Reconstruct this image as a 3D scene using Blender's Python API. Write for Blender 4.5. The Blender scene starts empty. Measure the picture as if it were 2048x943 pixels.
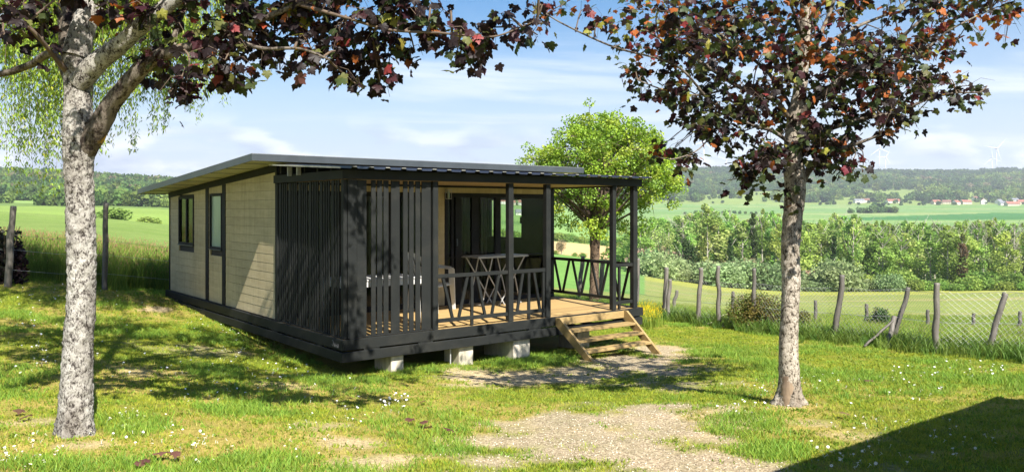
import bpy, math, random
import numpy as np
from mathutils import Vector, Matrix, Euler, noise as mnoise

scene = bpy.context.scene
COL = scene.collection
PI = math.pi
F_PX, HOR, CX = 1600.0, 418.0, 1024.0

# ------------------------------------------------------------------ camera
cam_data = bpy.data.cameras.new("camera")
cam = bpy.data.objects.new("camera", cam_data)
COL.objects.link(cam)
cam.location = (0, 0, 0)
cam.rotation_euler = (math.radians(90), 0, 0)
cam_data.sensor_width = 36.0
cam_data.lens = F_PX / 2048.0 * 36.0
cam_data.shift_y = -(471.5 - HOR) / 2048.0
cam_data.clip_start = 0.05
cam_data.clip_end = 30000.0
scene.camera = cam

# ------------------------------------------------------------------ light
RAY = Vector((-0.432, 0.843, -1.0)).normalized()       # the way the sunlight travels
SUN_EL = math.asin(-RAY.z)
SUN_ROT = math.atan2(-RAY.x, -RAY.y)
sun_data = bpy.data.lights.new("sun", 'SUN')
sun_data.energy = 5.0
sun_data.angle = math.radians(0.5)
sun_data.color = (1.0, 0.955, 0.87)
sun = bpy.data.objects.new("sun", sun_data)
COL.objects.link(sun)
sun.location = (6, -20, 30)
sun.rotation_euler = RAY.to_track_quat('-Z', 'Y').to_euler()

scene.view_settings.view_transform = 'Standard'
scene.view_settings.look = 'None'
scene.view_settings.exposure = 1.42
scene.view_settings.gamma = 1.0

world = bpy.data.worlds.new("World")
scene.world = world
world.use_nodes = True
wn, wl = world.node_tree.nodes, world.node_tree.links
wn.clear()


def wnode(t, **kw):
    n = wn.new(t)
    for k, v in kw.items():
        setattr(n, k, v)
    return n


def wmath(op, a, b=None, c=None, clamp=False):
    n = wn.new('ShaderNodeMath'); n.operation = op; n.use_clamp = clamp
    for i, v in enumerate((a, b, c)):
        if v is None: continue
        if isinstance(v, (int, float)): n.inputs[i].default_value = v
        else: wl.new(v, n.inputs[i])
    return n.outputs[0]


sky = wnode('ShaderNodeTexSky', sky_type='NISHITA')
sky.sun_disc = False
sky.sun_elevation = SUN_EL
sky.sun_rotation = SUN_ROT
sky.altitude = 300
sky.air_density = 1.0
sky.dust_density = 0.6
sky.ozone_density = 1.2
tc = wnode('ShaderNodeTexCoord')
sep = wnode('ShaderNodeSeparateXYZ')
wl.new(tc.outputs['Generated'], sep.inputs[0])
zz = wmath('MAXIMUM', sep.outputs[2], 0.0)
inv = wmath('DIVIDE', 1.0, wmath('ADD', zz, 0.09))
px_ = wmath('MULTIPLY', sep.outputs[0], inv)
py_ = wmath('MULTIPLY', sep.outputs[1], inv)
comb = wnode('ShaderNodeCombineXYZ')
wl.new(px_, comb.inputs[0]); wl.new(py_, comb.inputs[1])
# high thin streaks
mp = wnode('ShaderNodeMapping'); mp.inputs['Rotation'].default_value = (0, 0, 0.12)
mp.inputs['Scale'].default_value = (0.42, 1.0, 1.0)
mp.inputs['Location'].default_value = (2.7, 1.3, 0)
wl.new(comb.outputs[0], mp.inputs[0])
n1 = wnode('ShaderNodeTexNoise'); n1.inputs['Scale'].default_value = 0.9
n1.inputs['Detail'].default_value = 9; n1.inputs['Roughness'].default_value = 0.58
n1.inputs['Distortion'].default_value = 0.5
wl.new(mp.outputs[0], n1.inputs['Vector'])
r1 = wnode('ShaderNodeMapRange'); r1.interpolation_type = 'SMOOTHSTEP'
r1.inputs[1].default_value = 0.47; r1.inputs[2].default_value = 0.68
r1.inputs[3].default_value = 0.0; r1.inputs[4].default_value = 0.85
wl.new(n1.outputs['Fac'], r1.inputs[0])
# small cumulus near the horizon
mp2 = wnode('ShaderNodeMapping'); mp2.inputs['Scale'].default_value = (9.0, 9.0, 26.0)
mp2.inputs['Location'].default_value = (3.1, 0.4, 0.2)
wl.new(tc.outputs['Generated'], mp2.inputs[0])
n2 = wnode('ShaderNodeTexNoise'); n2.inputs['Scale'].default_value = 1.0
n2.inputs['Detail'].default_value = 8; n2.inputs['Roughness'].default_value = 0.52
wl.new(mp2.outputs[0], n2.inputs['Vector'])
r2 = wnode('ShaderNodeMapRange'); r2.interpolation_type = 'SMOOTHSTEP'
r2.inputs[1].default_value = 0.48; r2.inputs[2].default_value = 0.60
wl.new(n2.outputs['Fac'], r2.inputs[0])
lowm = wnode('ShaderNodeMapRange'); lowm.interpolation_type = 'SMOOTHSTEP'
lowm.inputs[1].default_value = 0.055; lowm.inputs[2].default_value = 0.125
lowm.inputs[3].default_value = 0.95; lowm.inputs[4].default_value = 0.0
wl.new(sep.outputs[2], lowm.inputs[0])
cum = wmath('MULTIPLY', r2.outputs[0], lowm.outputs[0])
# pale veil towards the horizon
veil = wnode('ShaderNodeMapRange'); veil.interpolation_type = 'SMOOTHSTEP'
veil.inputs[1].default_value = -0.02; veil.inputs[2].default_value = 0.30
veil.inputs[3].default_value = 0.80; veil.inputs[4].default_value = 0.0
wl.new(sep.outputs[2], veil.inputs[0])
mxa = wnode('ShaderNodeMix', data_type='RGBA')
hs_ = wnode('ShaderNodeHueSaturation'); hs_.inputs['Saturation'].default_value = 1.6; hs_.inputs['Value'].default_value = 1.0
wl.new(sky.outputs[0], hs_.inputs['Color'])
wl.new(veil.outputs[0], mxa.inputs[0]); wl.new(hs_.outputs[0], mxa.inputs[6])
mxa.inputs[7].default_value = (6.0, 6.7, 8.1, 1)
fade = wnode('ShaderNodeMapRange'); fade.interpolation_type = 'SMOOTHSTEP'
fade.inputs[1].default_value = 0.22; fade.inputs[2].default_value = 0.6; fade.inputs[3].default_value = 1.0; fade.inputs[4].default_value = 0.0
wl.new(sep.outputs[2], fade.inputs[0])
mxb = wnode('ShaderNodeMix', data_type='RGBA')
wl.new(wmath('MULTIPLY', r1.outputs[0], fade.outputs[0]), mxb.inputs[0]); wl.new(mxa.outputs[2], mxb.inputs[6])
mxb.inputs[7].default_value = (8.2, 8.6, 9.3, 1)
# grey undersides of cumulus by a lifted copy of the same noise
n3 = wnode('ShaderNodeTexNoise'); n3.inputs['Scale'].default_value = 1.0
n3.inputs['Detail'].default_value = 5
mp3 = wnode('ShaderNodeMapping'); mp3.inputs['Scale'].default_value = (9.0, 9.0, 26.0)
mp3.inputs['Location'].default_value = (3.1, 0.4, 0.65)
wl.new(tc.outputs['Generated'], mp3.inputs[0]); wl.new(mp3.outputs[0], n3.inputs['Vector'])
shade = wnode('ShaderNodeMapRange'); shade.inputs[1].default_value = 0.45; shade.inputs[2].default_value = 0.62
wl.new(n3.outputs['Fac'], shade.inputs[0])
cc = wnode('ShaderNodeMix', data_type='RGBA')
wl.new(shade.outputs[0], cc.inputs[0])
cc.inputs[6].default_value = (10.5, 10.7, 11.0, 1)
cc.inputs[7].default_value = (4.6, 5.4, 7.0, 1)
mxc = wnode('ShaderNodeMix', data_type='RGBA')
wl.new(cum, mxc.inputs[0]); wl.new(mxb.outputs[2], mxc.inputs[6]); wl.new(cc.outputs[2], mxc.inputs[7])
bg = wnode('ShaderNodeBackground'); bg.inputs['Strength'].default_value = 0.056
wl.new(mxc.outputs[2], bg.inputs['Color'])
wo = wnode('ShaderNodeOutputWorld')
wl.new(bg.outputs[0], wo.inputs['Surface'])

# ------------------------------------------------------------------ helpers
rng = np.random.default_rng(7)
random.seed(11)


def tag(o, label=None, cat=None, group=None, kind=None):
    if label: o['label'] = label
    if cat: o['category'] = cat
    if group: o['group'] = group
    if kind: o['kind'] = kind
    return o


def empty(name, loc=(0, 0, 0), rz=0.0, label=None, cat=None, group=None, kind=None):
    o = bpy.data.objects.new(name, None)
    COL.objects.link(o)
    o.location = loc
    o.rotation_euler = (0, 0, rz)
    o.empty_display_size = 0.3
    return tag(o, label, cat, group, kind)


def obj(name, mesh, parent=None, loc=None, rot=None, scale=None):
    o = bpy.data.objects.new(name, mesh)
    COL.objects.link(o)
    if parent is not None: o.parent = parent
    if loc is not None: o.location = loc
    if rot is not None: o.rotation_euler = rot
    if scale is not None: o.scale = scale
    return o


def mesh_np(name, V, Fc, mat=None, col=None, smooth=False, mats=None, midx=None):
    """V (n,3); Fc (m,3) or (m,4) int array; col (n,3) linear colour per point."""
    V = np.asarray(V, dtype=np.float32); Fc = np.asarray(Fc, dtype=np.int32)
    me = bpy.data.meshes.new(name)
    k = Fc.shape[1]
    me.vertices.add(len(V)); me.vertices.foreach_set('co', V.ravel())
    me.loops.add(Fc.size); me.loops.foreach_set('vertex_index', Fc.ravel())
    me.polygons.add(len(Fc))
    me.polygons.foreach_set('loop_start', np.arange(0, Fc.size, k, dtype=np.int32))
    me.polygons.foreach_set('loop_total', np.full(len(Fc), k, dtype=np.int32))
    if smooth: me.polygons.foreach_set('use_smooth', np.ones(len(Fc), dtype=bool))
    if col is not None:
        a = me.color_attributes.new('Col', 'FLOAT_COLOR', 'POINT')
        c4 = np.ones((len(V), 4), dtype=np.float32); c4[:, :3] = col
        a.data.foreach_set('color', c4.ravel())
    for m in (mats or ([mat] if mat else [])): me.materials.append(m)
    if midx is not None: me.polygons.foreach_set('material_index', np.asarray(midx, dtype=np.int32))
    me.update(calc_edges=True)
    return me


class MB:
    """collects quads and tris of one part"""
    def __init__(s): s.v = []; s.f = []

    def add(s, vs, fs):
        n = len(s.v); s.v += [tuple(v) for v in vs]; s.f += [tuple(n + i for i in f) for f in fs]
        return s

    def box(s, a, b, c=0.0, M=None):
        """axis box from a to b with chamfer c"""
        (x0, y0, z0), (x1, y1, z1) = a, b
        if c <= 0:
            vs = [(x, y, z) for z in (z0, z1) for y in (y0, y1) for x in (x0, x1)]
            fs = [(0, 2, 3, 1), (4, 5, 7, 6), (0, 1, 5, 4), (2, 6, 7, 3), (0, 4, 6, 2), (1, 3, 7, 5)]
        else:
            vs, fs = chamfer_box((x0, y0, z0), (x1, y1, z1), c)
        if M is not None: vs = [tuple(M @ Vector(v)) for v in vs]
        return s.add(vs, fs)

    def bar(s, p, q, w, h, up=(0, 0, 1), c=0.0):
        """rectangular bar from p to q; w across, h along 'up'"""
        p, q = Vector(p), Vector(q); d = q - p; L = d.length; d.normalize()
        x = d.cross(Vector(up))
        if x.length < 1e-4: x = d.cross(Vector((0, 1, 0)))
        x.normalize(); u = x.cross(d).normalized()
        M = Matrix((( x.x, d.x, u.x, p.x), (x.y, d.y, u.y, p.y), (x.z, d.z, u.z, p.z), (0, 0, 0, 1)))
        return s.box((-w / 2, 0, -h / 2), (w / 2, L, h / 2), c, M)

    def tube(s, pts, rad, n=8, cap=True):
        vs, fs = tube_geo(pts, rad, n, cap)
        return s.add(vs, fs)

    def prism(s, poly, axis, a, b):
        """polygon of 2-D points extruded along axis (0,1,2) from a to b"""
        def P(u, v, w):
            return {0: (w, u, v), 1: (u, w, v), 2: (u, v, w)}[axis]
        n = len(poly)
        vs = [P(u, v, a) for u, v in poly] + [P(u, v, b) for u, v in poly]
        fs = [tuple(range(n))[::-1], tuple(range(n, 2 * n))] + [(i, (i + 1) % n, n + (i + 1) % n, n + i) for i in range(n)]
        return s.add(vs, fs)

    def mesh(s, name, mat, smooth=False):
        me = bpy.data.meshes.new(name)
        me.from_pydata(s.v, [], s.f)
        bm = None
        if mat: me.materials.append(mat)
        if smooth:
            me.polygons.foreach_set('use_smooth', [True] * len(me.polygons))
        me.update()
        return me

    def build(s, name, mat, parent=None, smooth=False, loc=None):
        return obj(name, s.mesh(name, mat, smooth), parent, loc)


def chamfer_box(a, b, c):
    lo, hi = a, b
    vs = []; idx = {}
    for sx in (0, 1):
        for sy in (0, 1):
            for sz in (0, 1):
                S = (sx, sy, sz)
                for ax in range(3):
                    p = []
                    for k in range(3):
                        base = hi[k] if S[k] else lo[k]
                        if k != ax: base += -c if S[k] else c
                        p.append(base)
                    idx[(S, ax)] = len(vs); vs.append(tuple(p))
    fs = []
    for ax in range(3):
        o = [k for k in range(3) if k != ax]
        for sd in (0, 1):
            q = []
            for (u, v) in ((0, 0), (1, 0), (1, 1), (0, 1)):
                S = [0, 0, 0]; S[ax] = sd; S[o[0]] = u; S[o[1]] = v
                q.append(idx[(tuple(S), ax)])
            flip = (sd == 0) ^ (ax == 1)
            fs.append(tuple(q[::-1]) if flip else tuple(q))
    for ax in range(3):          # edge chamfers along axis ax
        o = [k for k in range(3) if k != ax]
        for u in (0, 1):
            for v in (0, 1):
                S0 = [0, 0, 0]; S0[o[0]] = u; S0[o[1]] = v
                S1 = list(S0); S1[ax] = 1
                q = [idx[(tuple(S0), o[0])], idx[(tuple(S0), o[1])], idx[(tuple(S1), o[1])], idx[(tuple(S1), o[0])]]
                fs.append(tuple(q))
    for S in [(x, y, z) for x in (0, 1) for y in (0, 1) for z in (0, 1)]:
        fs.append((idx[(S, 0)], idx[(S, 1)], idx[(S, 2)]))
    # fix winding by centre
    cx = [(lo[k] + hi[k]) / 2 for k in range(3)]
    out = []
    for f in fs:
        p = [Vector(vs[i]) for i in f]
        n = (p[1] - p[0]).cross(p[2] - p[0])
        m = sum(p, Vector()) / len(p) - Vector(cx)
        out.append(f if n.dot(m) > 0 else f[::-1])
    return vs, out


def tube_geo(pts, rad, n=8, cap=True):
    pts = [Vector(p) for p in pts]
    if isinstance(rad, (int, float)): rad = [rad] * len(pts)
    vs, fs = [], []
    t0 = (pts[1] - pts[0]).normalized()
    ref = Vector((0, 0, 1)) if abs(t0.z) < 0.9 else Vector((1, 0, 0))
    x = t0.cross(ref).normalized()
    for i, p in enumerate(pts):
        t = (pts[min(i + 1, len(pts) - 1)] - pts[max(i - 1, 0)])
        if t.length < 1e-9: t = t0
        t = t.normalized()
        x = (x - t * x.dot(t))
        if x.length < 1e-6: x = t.orthogonal()
        x.normalize(); y = t.cross(x)
        for k in range(n):
            a = 2 * PI * k / n
            vs.append(tuple(p + (x * math.cos(a) + y * math.sin(a)) * rad[i]))
    for i in range(len(pts) - 1):
        for k in range(n):
            a, b = i * n + k, i * n + (k + 1) % n
            fs.append((a, b, b + n, a + n))
    if cap:
        fs.append(tuple(range(n))[::-1]); m = (len(pts) - 1) * n
        fs.append(tuple(range(m, m + n)))
    return vs, fs


# ---- value noise in numpy
def vnoise(x, y, seed=0):
    x = np.asarray(x, float); y = np.asarray(y, float)
    xi = np.floor(x).astype(np.int64); yi = np.floor(y).astype(np.int64)
    xf = x - xi; yf = y - yi
    xf = xf * xf * (3 - 2 * xf); yf = yf * yf * (3 - 2 * yf)

    def h(a, b):
        n = (a * 374761393 + b * 668265263 + seed * 982451653) & 0xFFFFFFFF
        n = ((n ^ (n >> 13)) * 1274126177) & 0xFFFFFFFF
        return ((n ^ (n >> 16)) & 0xFFFF) / 65535.0
    a = h(xi, yi); b = h(xi + 1, yi); c = h(xi, yi + 1); d = h(xi + 1, yi + 1)
    return (a * (1 - xf) + b * xf) * (1 - yf) + (c * (1 - xf) + d * xf) * yf


def fbm(x, y, seed=0, oct=4):
    s = 0; a = 0.5; t = 0
    for i in range(oct):
        s = s + a * vnoise(x * 2 ** i, y * 2 ** i, seed + i * 17); t += a; a *= 0.5
    return s / t


# ---- materials
def mat_new(name):
    m = bpy.data.materials.new(name); m.use_nodes = True
    nt = m.node_tree
    b = nt.nodes['Principled BSDF']
    return m, nt, b


def nlink(nt, a, b): nt.links.new(a, b)


def noise_node(nt, scale, detail=5, rough=0.6, coord='Object', stretch=None, dist=0.0):
    t = nt.nodes.new('ShaderNodeTexCoord')
    n = nt.nodes.new('ShaderNodeTexNoise')
    n.inputs['Scale'].default_value = scale; n.inputs['Detail'].default_value = detail
    n.inputs['Roughness'].default_value = rough; n.inputs['Distortion'].default_value = dist
    if coord == 'World':
        g = nt.nodes.new('ShaderNodeNewGeometry'); src = g.outputs['Position']
    else:
        src = t.outputs[coord]
    if stretch:
        mp = nt.nodes.new('ShaderNodeMapping'); mp.inputs['Scale'].default_value = stretch
        nlink(nt, src, mp.inputs[0]); src = mp.outputs[0]
    nlink(nt, src, n.inputs['Vector'])
    return n


def ramp(nt, src, stops):
    r = nt.nodes.new('ShaderNodeValToRGB')
    e = r.color_ramp.elements
    while len(e) < len(stops): e.new(0.5)
    for i, (p, c) in enumerate(stops):
        e[i].position = p; e[i].color = (c[0], c[1], c[2], 1)
    nlink(nt, src, r.inputs[0])
    return r.outputs[0]


def rgbmix(nt, fac, a, b, mode='MIX'):
    m = nt.nodes.new('ShaderNodeMix'); m.data_type = 'RGBA'; m.blend_type = mode
    for s, v in ((0, fac), (6, a), (7, b)):
        if isinstance(v, (int, float)): m.inputs[s].default_value = v
        elif isinstance(v, tuple): m.inputs[s].default_value = (*v[:3], 1)
        else: nlink(nt, v, m.inputs[s])
    return m.outputs[2]


def bump(nt, b, height, strength=0.5, dist=0.01):
    n = nt.nodes.new('ShaderNodeBump'); n.inputs['Strength'].default_value = strength
    n.inputs['Distance'].default_value = dist
    nlink(nt, height, n.inputs['Height']); nlink(nt, n.outputs[0], b.inputs['Normal'])


def simple(name, c0, c1=None, scale=6, rough=0.6, spec=0.4, stretch=None, bmp=0.0, bscale=None, bdist=0.004,
           lo=0.35, hi=0.65, coord='Object', metal=0.0, objvar=0.0, weather=0.0):
    m, nt, b = mat_new(name)
    b.inputs['Roughness'].default_value = rough
    b.inputs['Specular IOR Level'].default_value = spec
    b.inputs['Metallic'].default_value = metal
    c1 = c1 or tuple(x * 0.75 for x in c0)
    n = noise_node(nt, scale, 6, 0.62, coord, stretch)
    col = ramp(nt, n.outputs['Fac'], [(lo, c0), (hi, c1)])
    if objvar:
        oi = nt.nodes.new('ShaderNodeObjectInfo')
        mr = nt.nodes.new('ShaderNodeMapRange'); mr.inputs[3].default_value = 1 - objvar; mr.inputs[4].default_value = 1 + objvar
        nlink(nt, oi.outputs['Random'], mr.inputs[0])
        col = rgbmix(nt, 1.0, col, mr.outputs[0], 'MULTIPLY')
    if weather:
        w_ = noise_node(nt, 5.0, 5, 0.7, 'World', (3.0, 3.0, 0.35)); w2 = noise_node(nt, 1.3, 4, 0.6, 'World')
        col = rgbmix(nt, 1.0, col, ramp(nt, w_.outputs['Fac'], [(0.33, (1 - weather,) * 3), (0.6, (1.04,) * 3)]), 'MULTIPLY')
        col = rgbmix(nt, 1.0, col, ramp(nt, w2.outputs['Fac'], [(0.33, (1 - weather * .6, 1 - weather * .62, 1 - weather * .7)), (0.6, (1.03,) * 3)]), 'MULTIPLY')
    nlink(nt, col, b.inputs['Base Color'])
    if bmp:
        n2 = noise_node(nt, bscale or scale * 6, 6, 0.65, coord, stretch)
        bump(nt, b, n2.outputs['Fac'], bmp, bdist)
    return m


def leaf_mat(name, tint=(1, 1, 1), trans=0.35, rough=0.5, use_col=True, var=0.25, base=None, spec=0.3):
    """diffuse + translucent leaf, colour from the point colours or a base, varied per object"""
    m, nt, b = mat_new(name)
    if use_col:
        a = nt.nodes.new('ShaderNodeVertexColor'); a.layer_name = 'Col'; c = a.outputs['Color']
    else:
        rg = nt.nodes.new('ShaderNodeRGB'); rg.outputs[0].default_value = (*base, 1); c = rg.outputs[0]
    oi = nt.nodes.new('ShaderNodeObjectInfo')
    hs = nt.nodes.new('ShaderNodeHueSaturation')
    mr = nt.nodes.new('ShaderNodeMapRange'); mr.inputs[3].default_value = 1 - var; mr.inputs[4].default_value = 1 + var
    nlink(nt, oi.outputs['Random'], mr.inputs[0])
    mh = nt.nodes.new('ShaderNodeMapRange'); mh.inputs[3].default_value = 0.5 - 0.03 * var / 0.25; mh.inputs[4].default_value = 0.5 + 0.02 * var / 0.25
    mm = nt.nodes.new('ShaderNodeMath'); mm.operation = 'FRACT'
    ml = nt.nodes.new('ShaderNodeMath'); ml.operation = 'MULTIPLY'; ml.inputs[1].default_value = 7.31
    nlink(nt, oi.outputs['Random'], ml.inputs[0]); nlink(nt, ml.outputs[0], mm.inputs[0]); nlink(nt, mm.outputs[0], mh.inputs[0])
    nlink(nt, mr.outputs[0], hs.inputs['Value']); nlink(nt, mh.outputs[0], hs.inputs['Hue']); nlink(nt, c, hs.inputs['Color'])
    c = rgbmix(nt, 1.0, hs.outputs[0], tuple(tint), 'MULTIPLY')
    nlink(nt, c, b.inputs['Base Color'])
    b.inputs['Roughness'].default_value = rough
    b.inputs['Specular IOR Level'].default_value = spec
    tr = nt.nodes.new('ShaderNodeBsdfTranslucent'); nlink(nt, c, tr.inputs['Color'])
    mx = nt.nodes.new('ShaderNodeMixShader'); mx.inputs[0].default_value = trans
    nlink(nt, b.outputs[0], mx.inputs[1]); nlink(nt, tr.outputs[0], mx.inputs[2])
    nlink(nt, mx.outputs[0], nt.nodes['Material Output'].inputs['Surface'])
    return m


M = {}


def paint_dark(name, base=(0.0145, 0.0158, 0.0152)):
    m, nt, b = mat_new(name)
    n = noise_node(nt, 2.0, 5, 0.6)
    col = ramp(nt, n.outputs['Fac'], [(0.3, base), (0.7, tuple(x * 1.25 for x in base))])
    # pale scuffs and specks
    v = noise_node(nt, 38.0, 3, 0.7, stretch=(1, 1, 0.5))
    sp = nt.nodes.new('ShaderNodeMapRange'); sp.inputs[1].default_value = 0.71; sp.inputs[2].default_value = 0.78
    nlink(nt, v.outputs['Fac'], sp.inputs[0])
    col = rgbmix(nt, sp.outputs[0], col, (0.10, 0.098, 0.088))
    du = noise_node(nt, 1.7, 6, 0.7, 'World', (1, 1, 1.6)); dm = nt.nodes.new('ShaderNodeMapRange')
    dm.inputs[1].default_value = 0.5; dm.inputs[2].default_value = 0.78; dm.inputs[4].default_value = 0.4
    nlink(nt, du.outputs['Fac'], dm.inputs[0]); col = rgbmix(nt, dm.outputs[0], col, (0.055, 0.052, 0.042))
    nlink(nt, col, b.inputs['Base Color'])
    b.inputs['Roughness'].default_value = 0.6; b.inputs['Specular IOR Level'].default_value = 0.14
    g = noise_node(nt, 14.0, 4, 0.6, stretch=(1, 1, 0.12))
    bump(nt, b, g.outputs['Fac'], 0.25, 0.003)
    return m


M['dark'] = paint_dark('charcoal_painted_wood')
M['beam'] = paint_dark('charcoal_painted_beam', (0.015, 0.0163, 0.0155))
M['black'] = simple('black_frame', (0.010, 0.010, 0.011), (0.016, 0.016, 0.017), 8, 0.6, 0.15)
M['siding'] = simple('beige_siding', (0.50, 0.42, 0.255), (0.43, 0.355, 0.21), 2.2, 0.62, 0.2, stretch=(1, 1, 5), bmp=0.35, bscale=30, bdist=0.003, objvar=0.06, weather=0.16)
M['soffit'] = simple('cream_soffit', (0.66, 0.61, 0.44), (0.60, 0.55, 0.39), 3, 0.45, 0.4)
M['alu'] = simple('grey_roof_edging', (0.062, 0.072, 0.080), (0.048, 0.056, 0.063), 3, 0.38, 0.5, metal=0.2)
M['roof'] = simple('grey_roof_panel', (0.16, 0.17, 0.18), (0.12, 0.13, 0.14), 3, 0.5, 0.5)
M['sheet'] = simple('blue_black_sheet', (0.045, 0.052, 0.075), (0.03, 0.035, 0.05), 3, 0.32, 0.6, metal=0.2)
M['sheetedge'] = simple('pale_sheet_edge', (0.42, 0.41, 0.36), (0.3, 0.3, 0.27), 8, 0.5, 0.4)
M['white'] = simple('white_resin', (0.74, 0.74, 0.72), (0.66, 0.66, 0.64), 3, 0.4, 0.4)
M['chair'] = simple('pale_grey_resin', (0.60, 0.60, 0.56), (0.52, 0.52, 0.48), 4, 0.42, 0.4)
M['tabmetal'] = simple('dull_pale_metal', (0.40, 0.40, 0.39), (0.30, 0.30, 0.29), 10, 0.4, 0.5)
M['concrete'] = simple('concrete', (0.70, 0.64, 0.52), (0.56, 0.51, 0.41), 6, 0.9, 0.2, bmp=0.5, bscale=40, weather=0.35)
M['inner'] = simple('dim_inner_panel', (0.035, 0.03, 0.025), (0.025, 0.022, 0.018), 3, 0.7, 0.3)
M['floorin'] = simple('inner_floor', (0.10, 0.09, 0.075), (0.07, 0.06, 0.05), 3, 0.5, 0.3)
M['ceil'] = simple('pale_ply_ceiling', (0.44, 0.33, 0.19), (0.36, 0.27, 0.16), 3, 0.6, 0.3, stretch=(1, 6, 1))
M['haylon'] = simple('pale_hose', (0.62, 0.58, 0.42), None, 8, 0.6)


def wood(name, c0, c1, stretch, scale=3.0, rough=0.65):
    m, nt, b = mat_new(name)
    n = noise_node(nt, scale, 6, 0.6, stretch=stretch, dist=0.4)
    n2 = noise_node(nt, scale * 7, 4, 0.6, stretch=stretch)
    c = ramp(nt, n.outputs['Fac'], [(0.3, c0), (0.72, c1)])
    c = rgbmix(nt, 0.35, c, ramp(nt, n2.outputs['Fac'], [(0.35, tuple(x * 0.6 for x in c1)), (0.6, tuple(min(1, x * 1.2) for x in c0))]))
    oi = nt.nodes.new('ShaderNodeObjectInfo')
    mr = nt.nodes.new('ShaderNodeMapRange'); mr.inputs[3].default_value = 0.8; mr.inputs[4].default_value = 1.15
    nlink(nt, oi.outputs['Random'], mr.inputs[0])
    c = rgbmix(nt, 1.0, c, mr.outputs[0], 'MULTIPLY')
    # knots
    v = nt.nodes.new('ShaderNodeTexVoronoi'); v.inputs['Scale'].default_value = 3.2
    t = nt.nodes.new('ShaderNodeTexCoord'); nlink(nt, t.outputs['Object'], v.inputs['Vector'])
    k = nt.nodes.new('ShaderNodeMapRange'); k.inputs[1].default_value = 0.03; k.inputs[2].default_value = 0.09
    k.inputs[3].default_value = 0.7; k.inputs[4].default_value = 0.0
    nlink(nt, v.outputs['Distance'], k.inputs[0])
    c = rgbmix(nt, k.outputs[0], c, (0.10, 0.055, 0.02))
    nlink(nt, c, b.inputs['Base Color'])
    b.inputs['Roughness'].default_value = rough
    bump(nt, b, n2.outputs['Fac'], 0.4, 0.003)
    return m


M['deck'] = wood('golden_deck_wood', (0.42, 0.285, 0.115), (0.28, 0.18, 0.072), (0.35, 7, 7))
M['step'] = wood('treated_step_wood', (0.38, 0.265, 0.105), (0.25, 0.165, 0.065), (0.5, 5, 5))
M['post'] = wood('weathered_grey_post', (0.175, 0.155, 0.13), (0.06, 0.052, 0.045), (9, 9, 0.8), 4)


def glass(name, tint=(0.03, 0.035, 0.03), alpha_mix=0.5, rough=0.02):
    m, nt, b = mat_new(name)
    gl = nt.nodes.new('ShaderNodeBsdfGlossy'); gl.inputs['Roughness'].default_value = rough
    gl.inputs['Color'].default_value = (1, 1, 1, 1)
    tr = nt.nodes.new('ShaderNodeBsdfTransparent'); tr.inputs['Color'].default_value = (*tint, 1)
    fr = nt.nodes.new('ShaderNodeLayerWeight'); fr.inputs['Blend'].default_value = 0.5
    pw = nt.nodes.new('ShaderNodeMath'); pw.operation = 'POWER'; pw.inputs[1].default_value = 4.0; nlink(nt, fr.outputs['Facing'], pw.inputs[0])
    ad = nt.nodes.new('ShaderNodeMath'); ad.operation = 'MULTIPLY_ADD'; ad.inputs[1].default_value = 0.5; ad.inputs[2].default_value = alpha_mix + 0.010
    nlink(nt, pw.outputs[0], ad.inputs[0])
    mx = nt.nodes.new('ShaderNodeMixShader'); nlink(nt, ad.outputs[0], mx.inputs[0])
    nlink(nt, tr.outputs[0], mx.inputs[1]); nlink(nt, gl.outputs[0], mx.inputs[2])
    nlink(nt, mx.outputs[0], nt.nodes['Material Output'].inputs['Surface'])
    return m


M['glass'] = glass('window_glass', (0.86, 0.89, 0.86), 0.0)
M['glassdark'] = glass('tinted_glass', (0.5, 0.52, 0.5), 0.0)
M['frost'] = simple('frosted_glass', (0.34, 0.44, 0.38), (0.30, 0.40, 0.34), 2, 0.25, 0.5)

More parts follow.
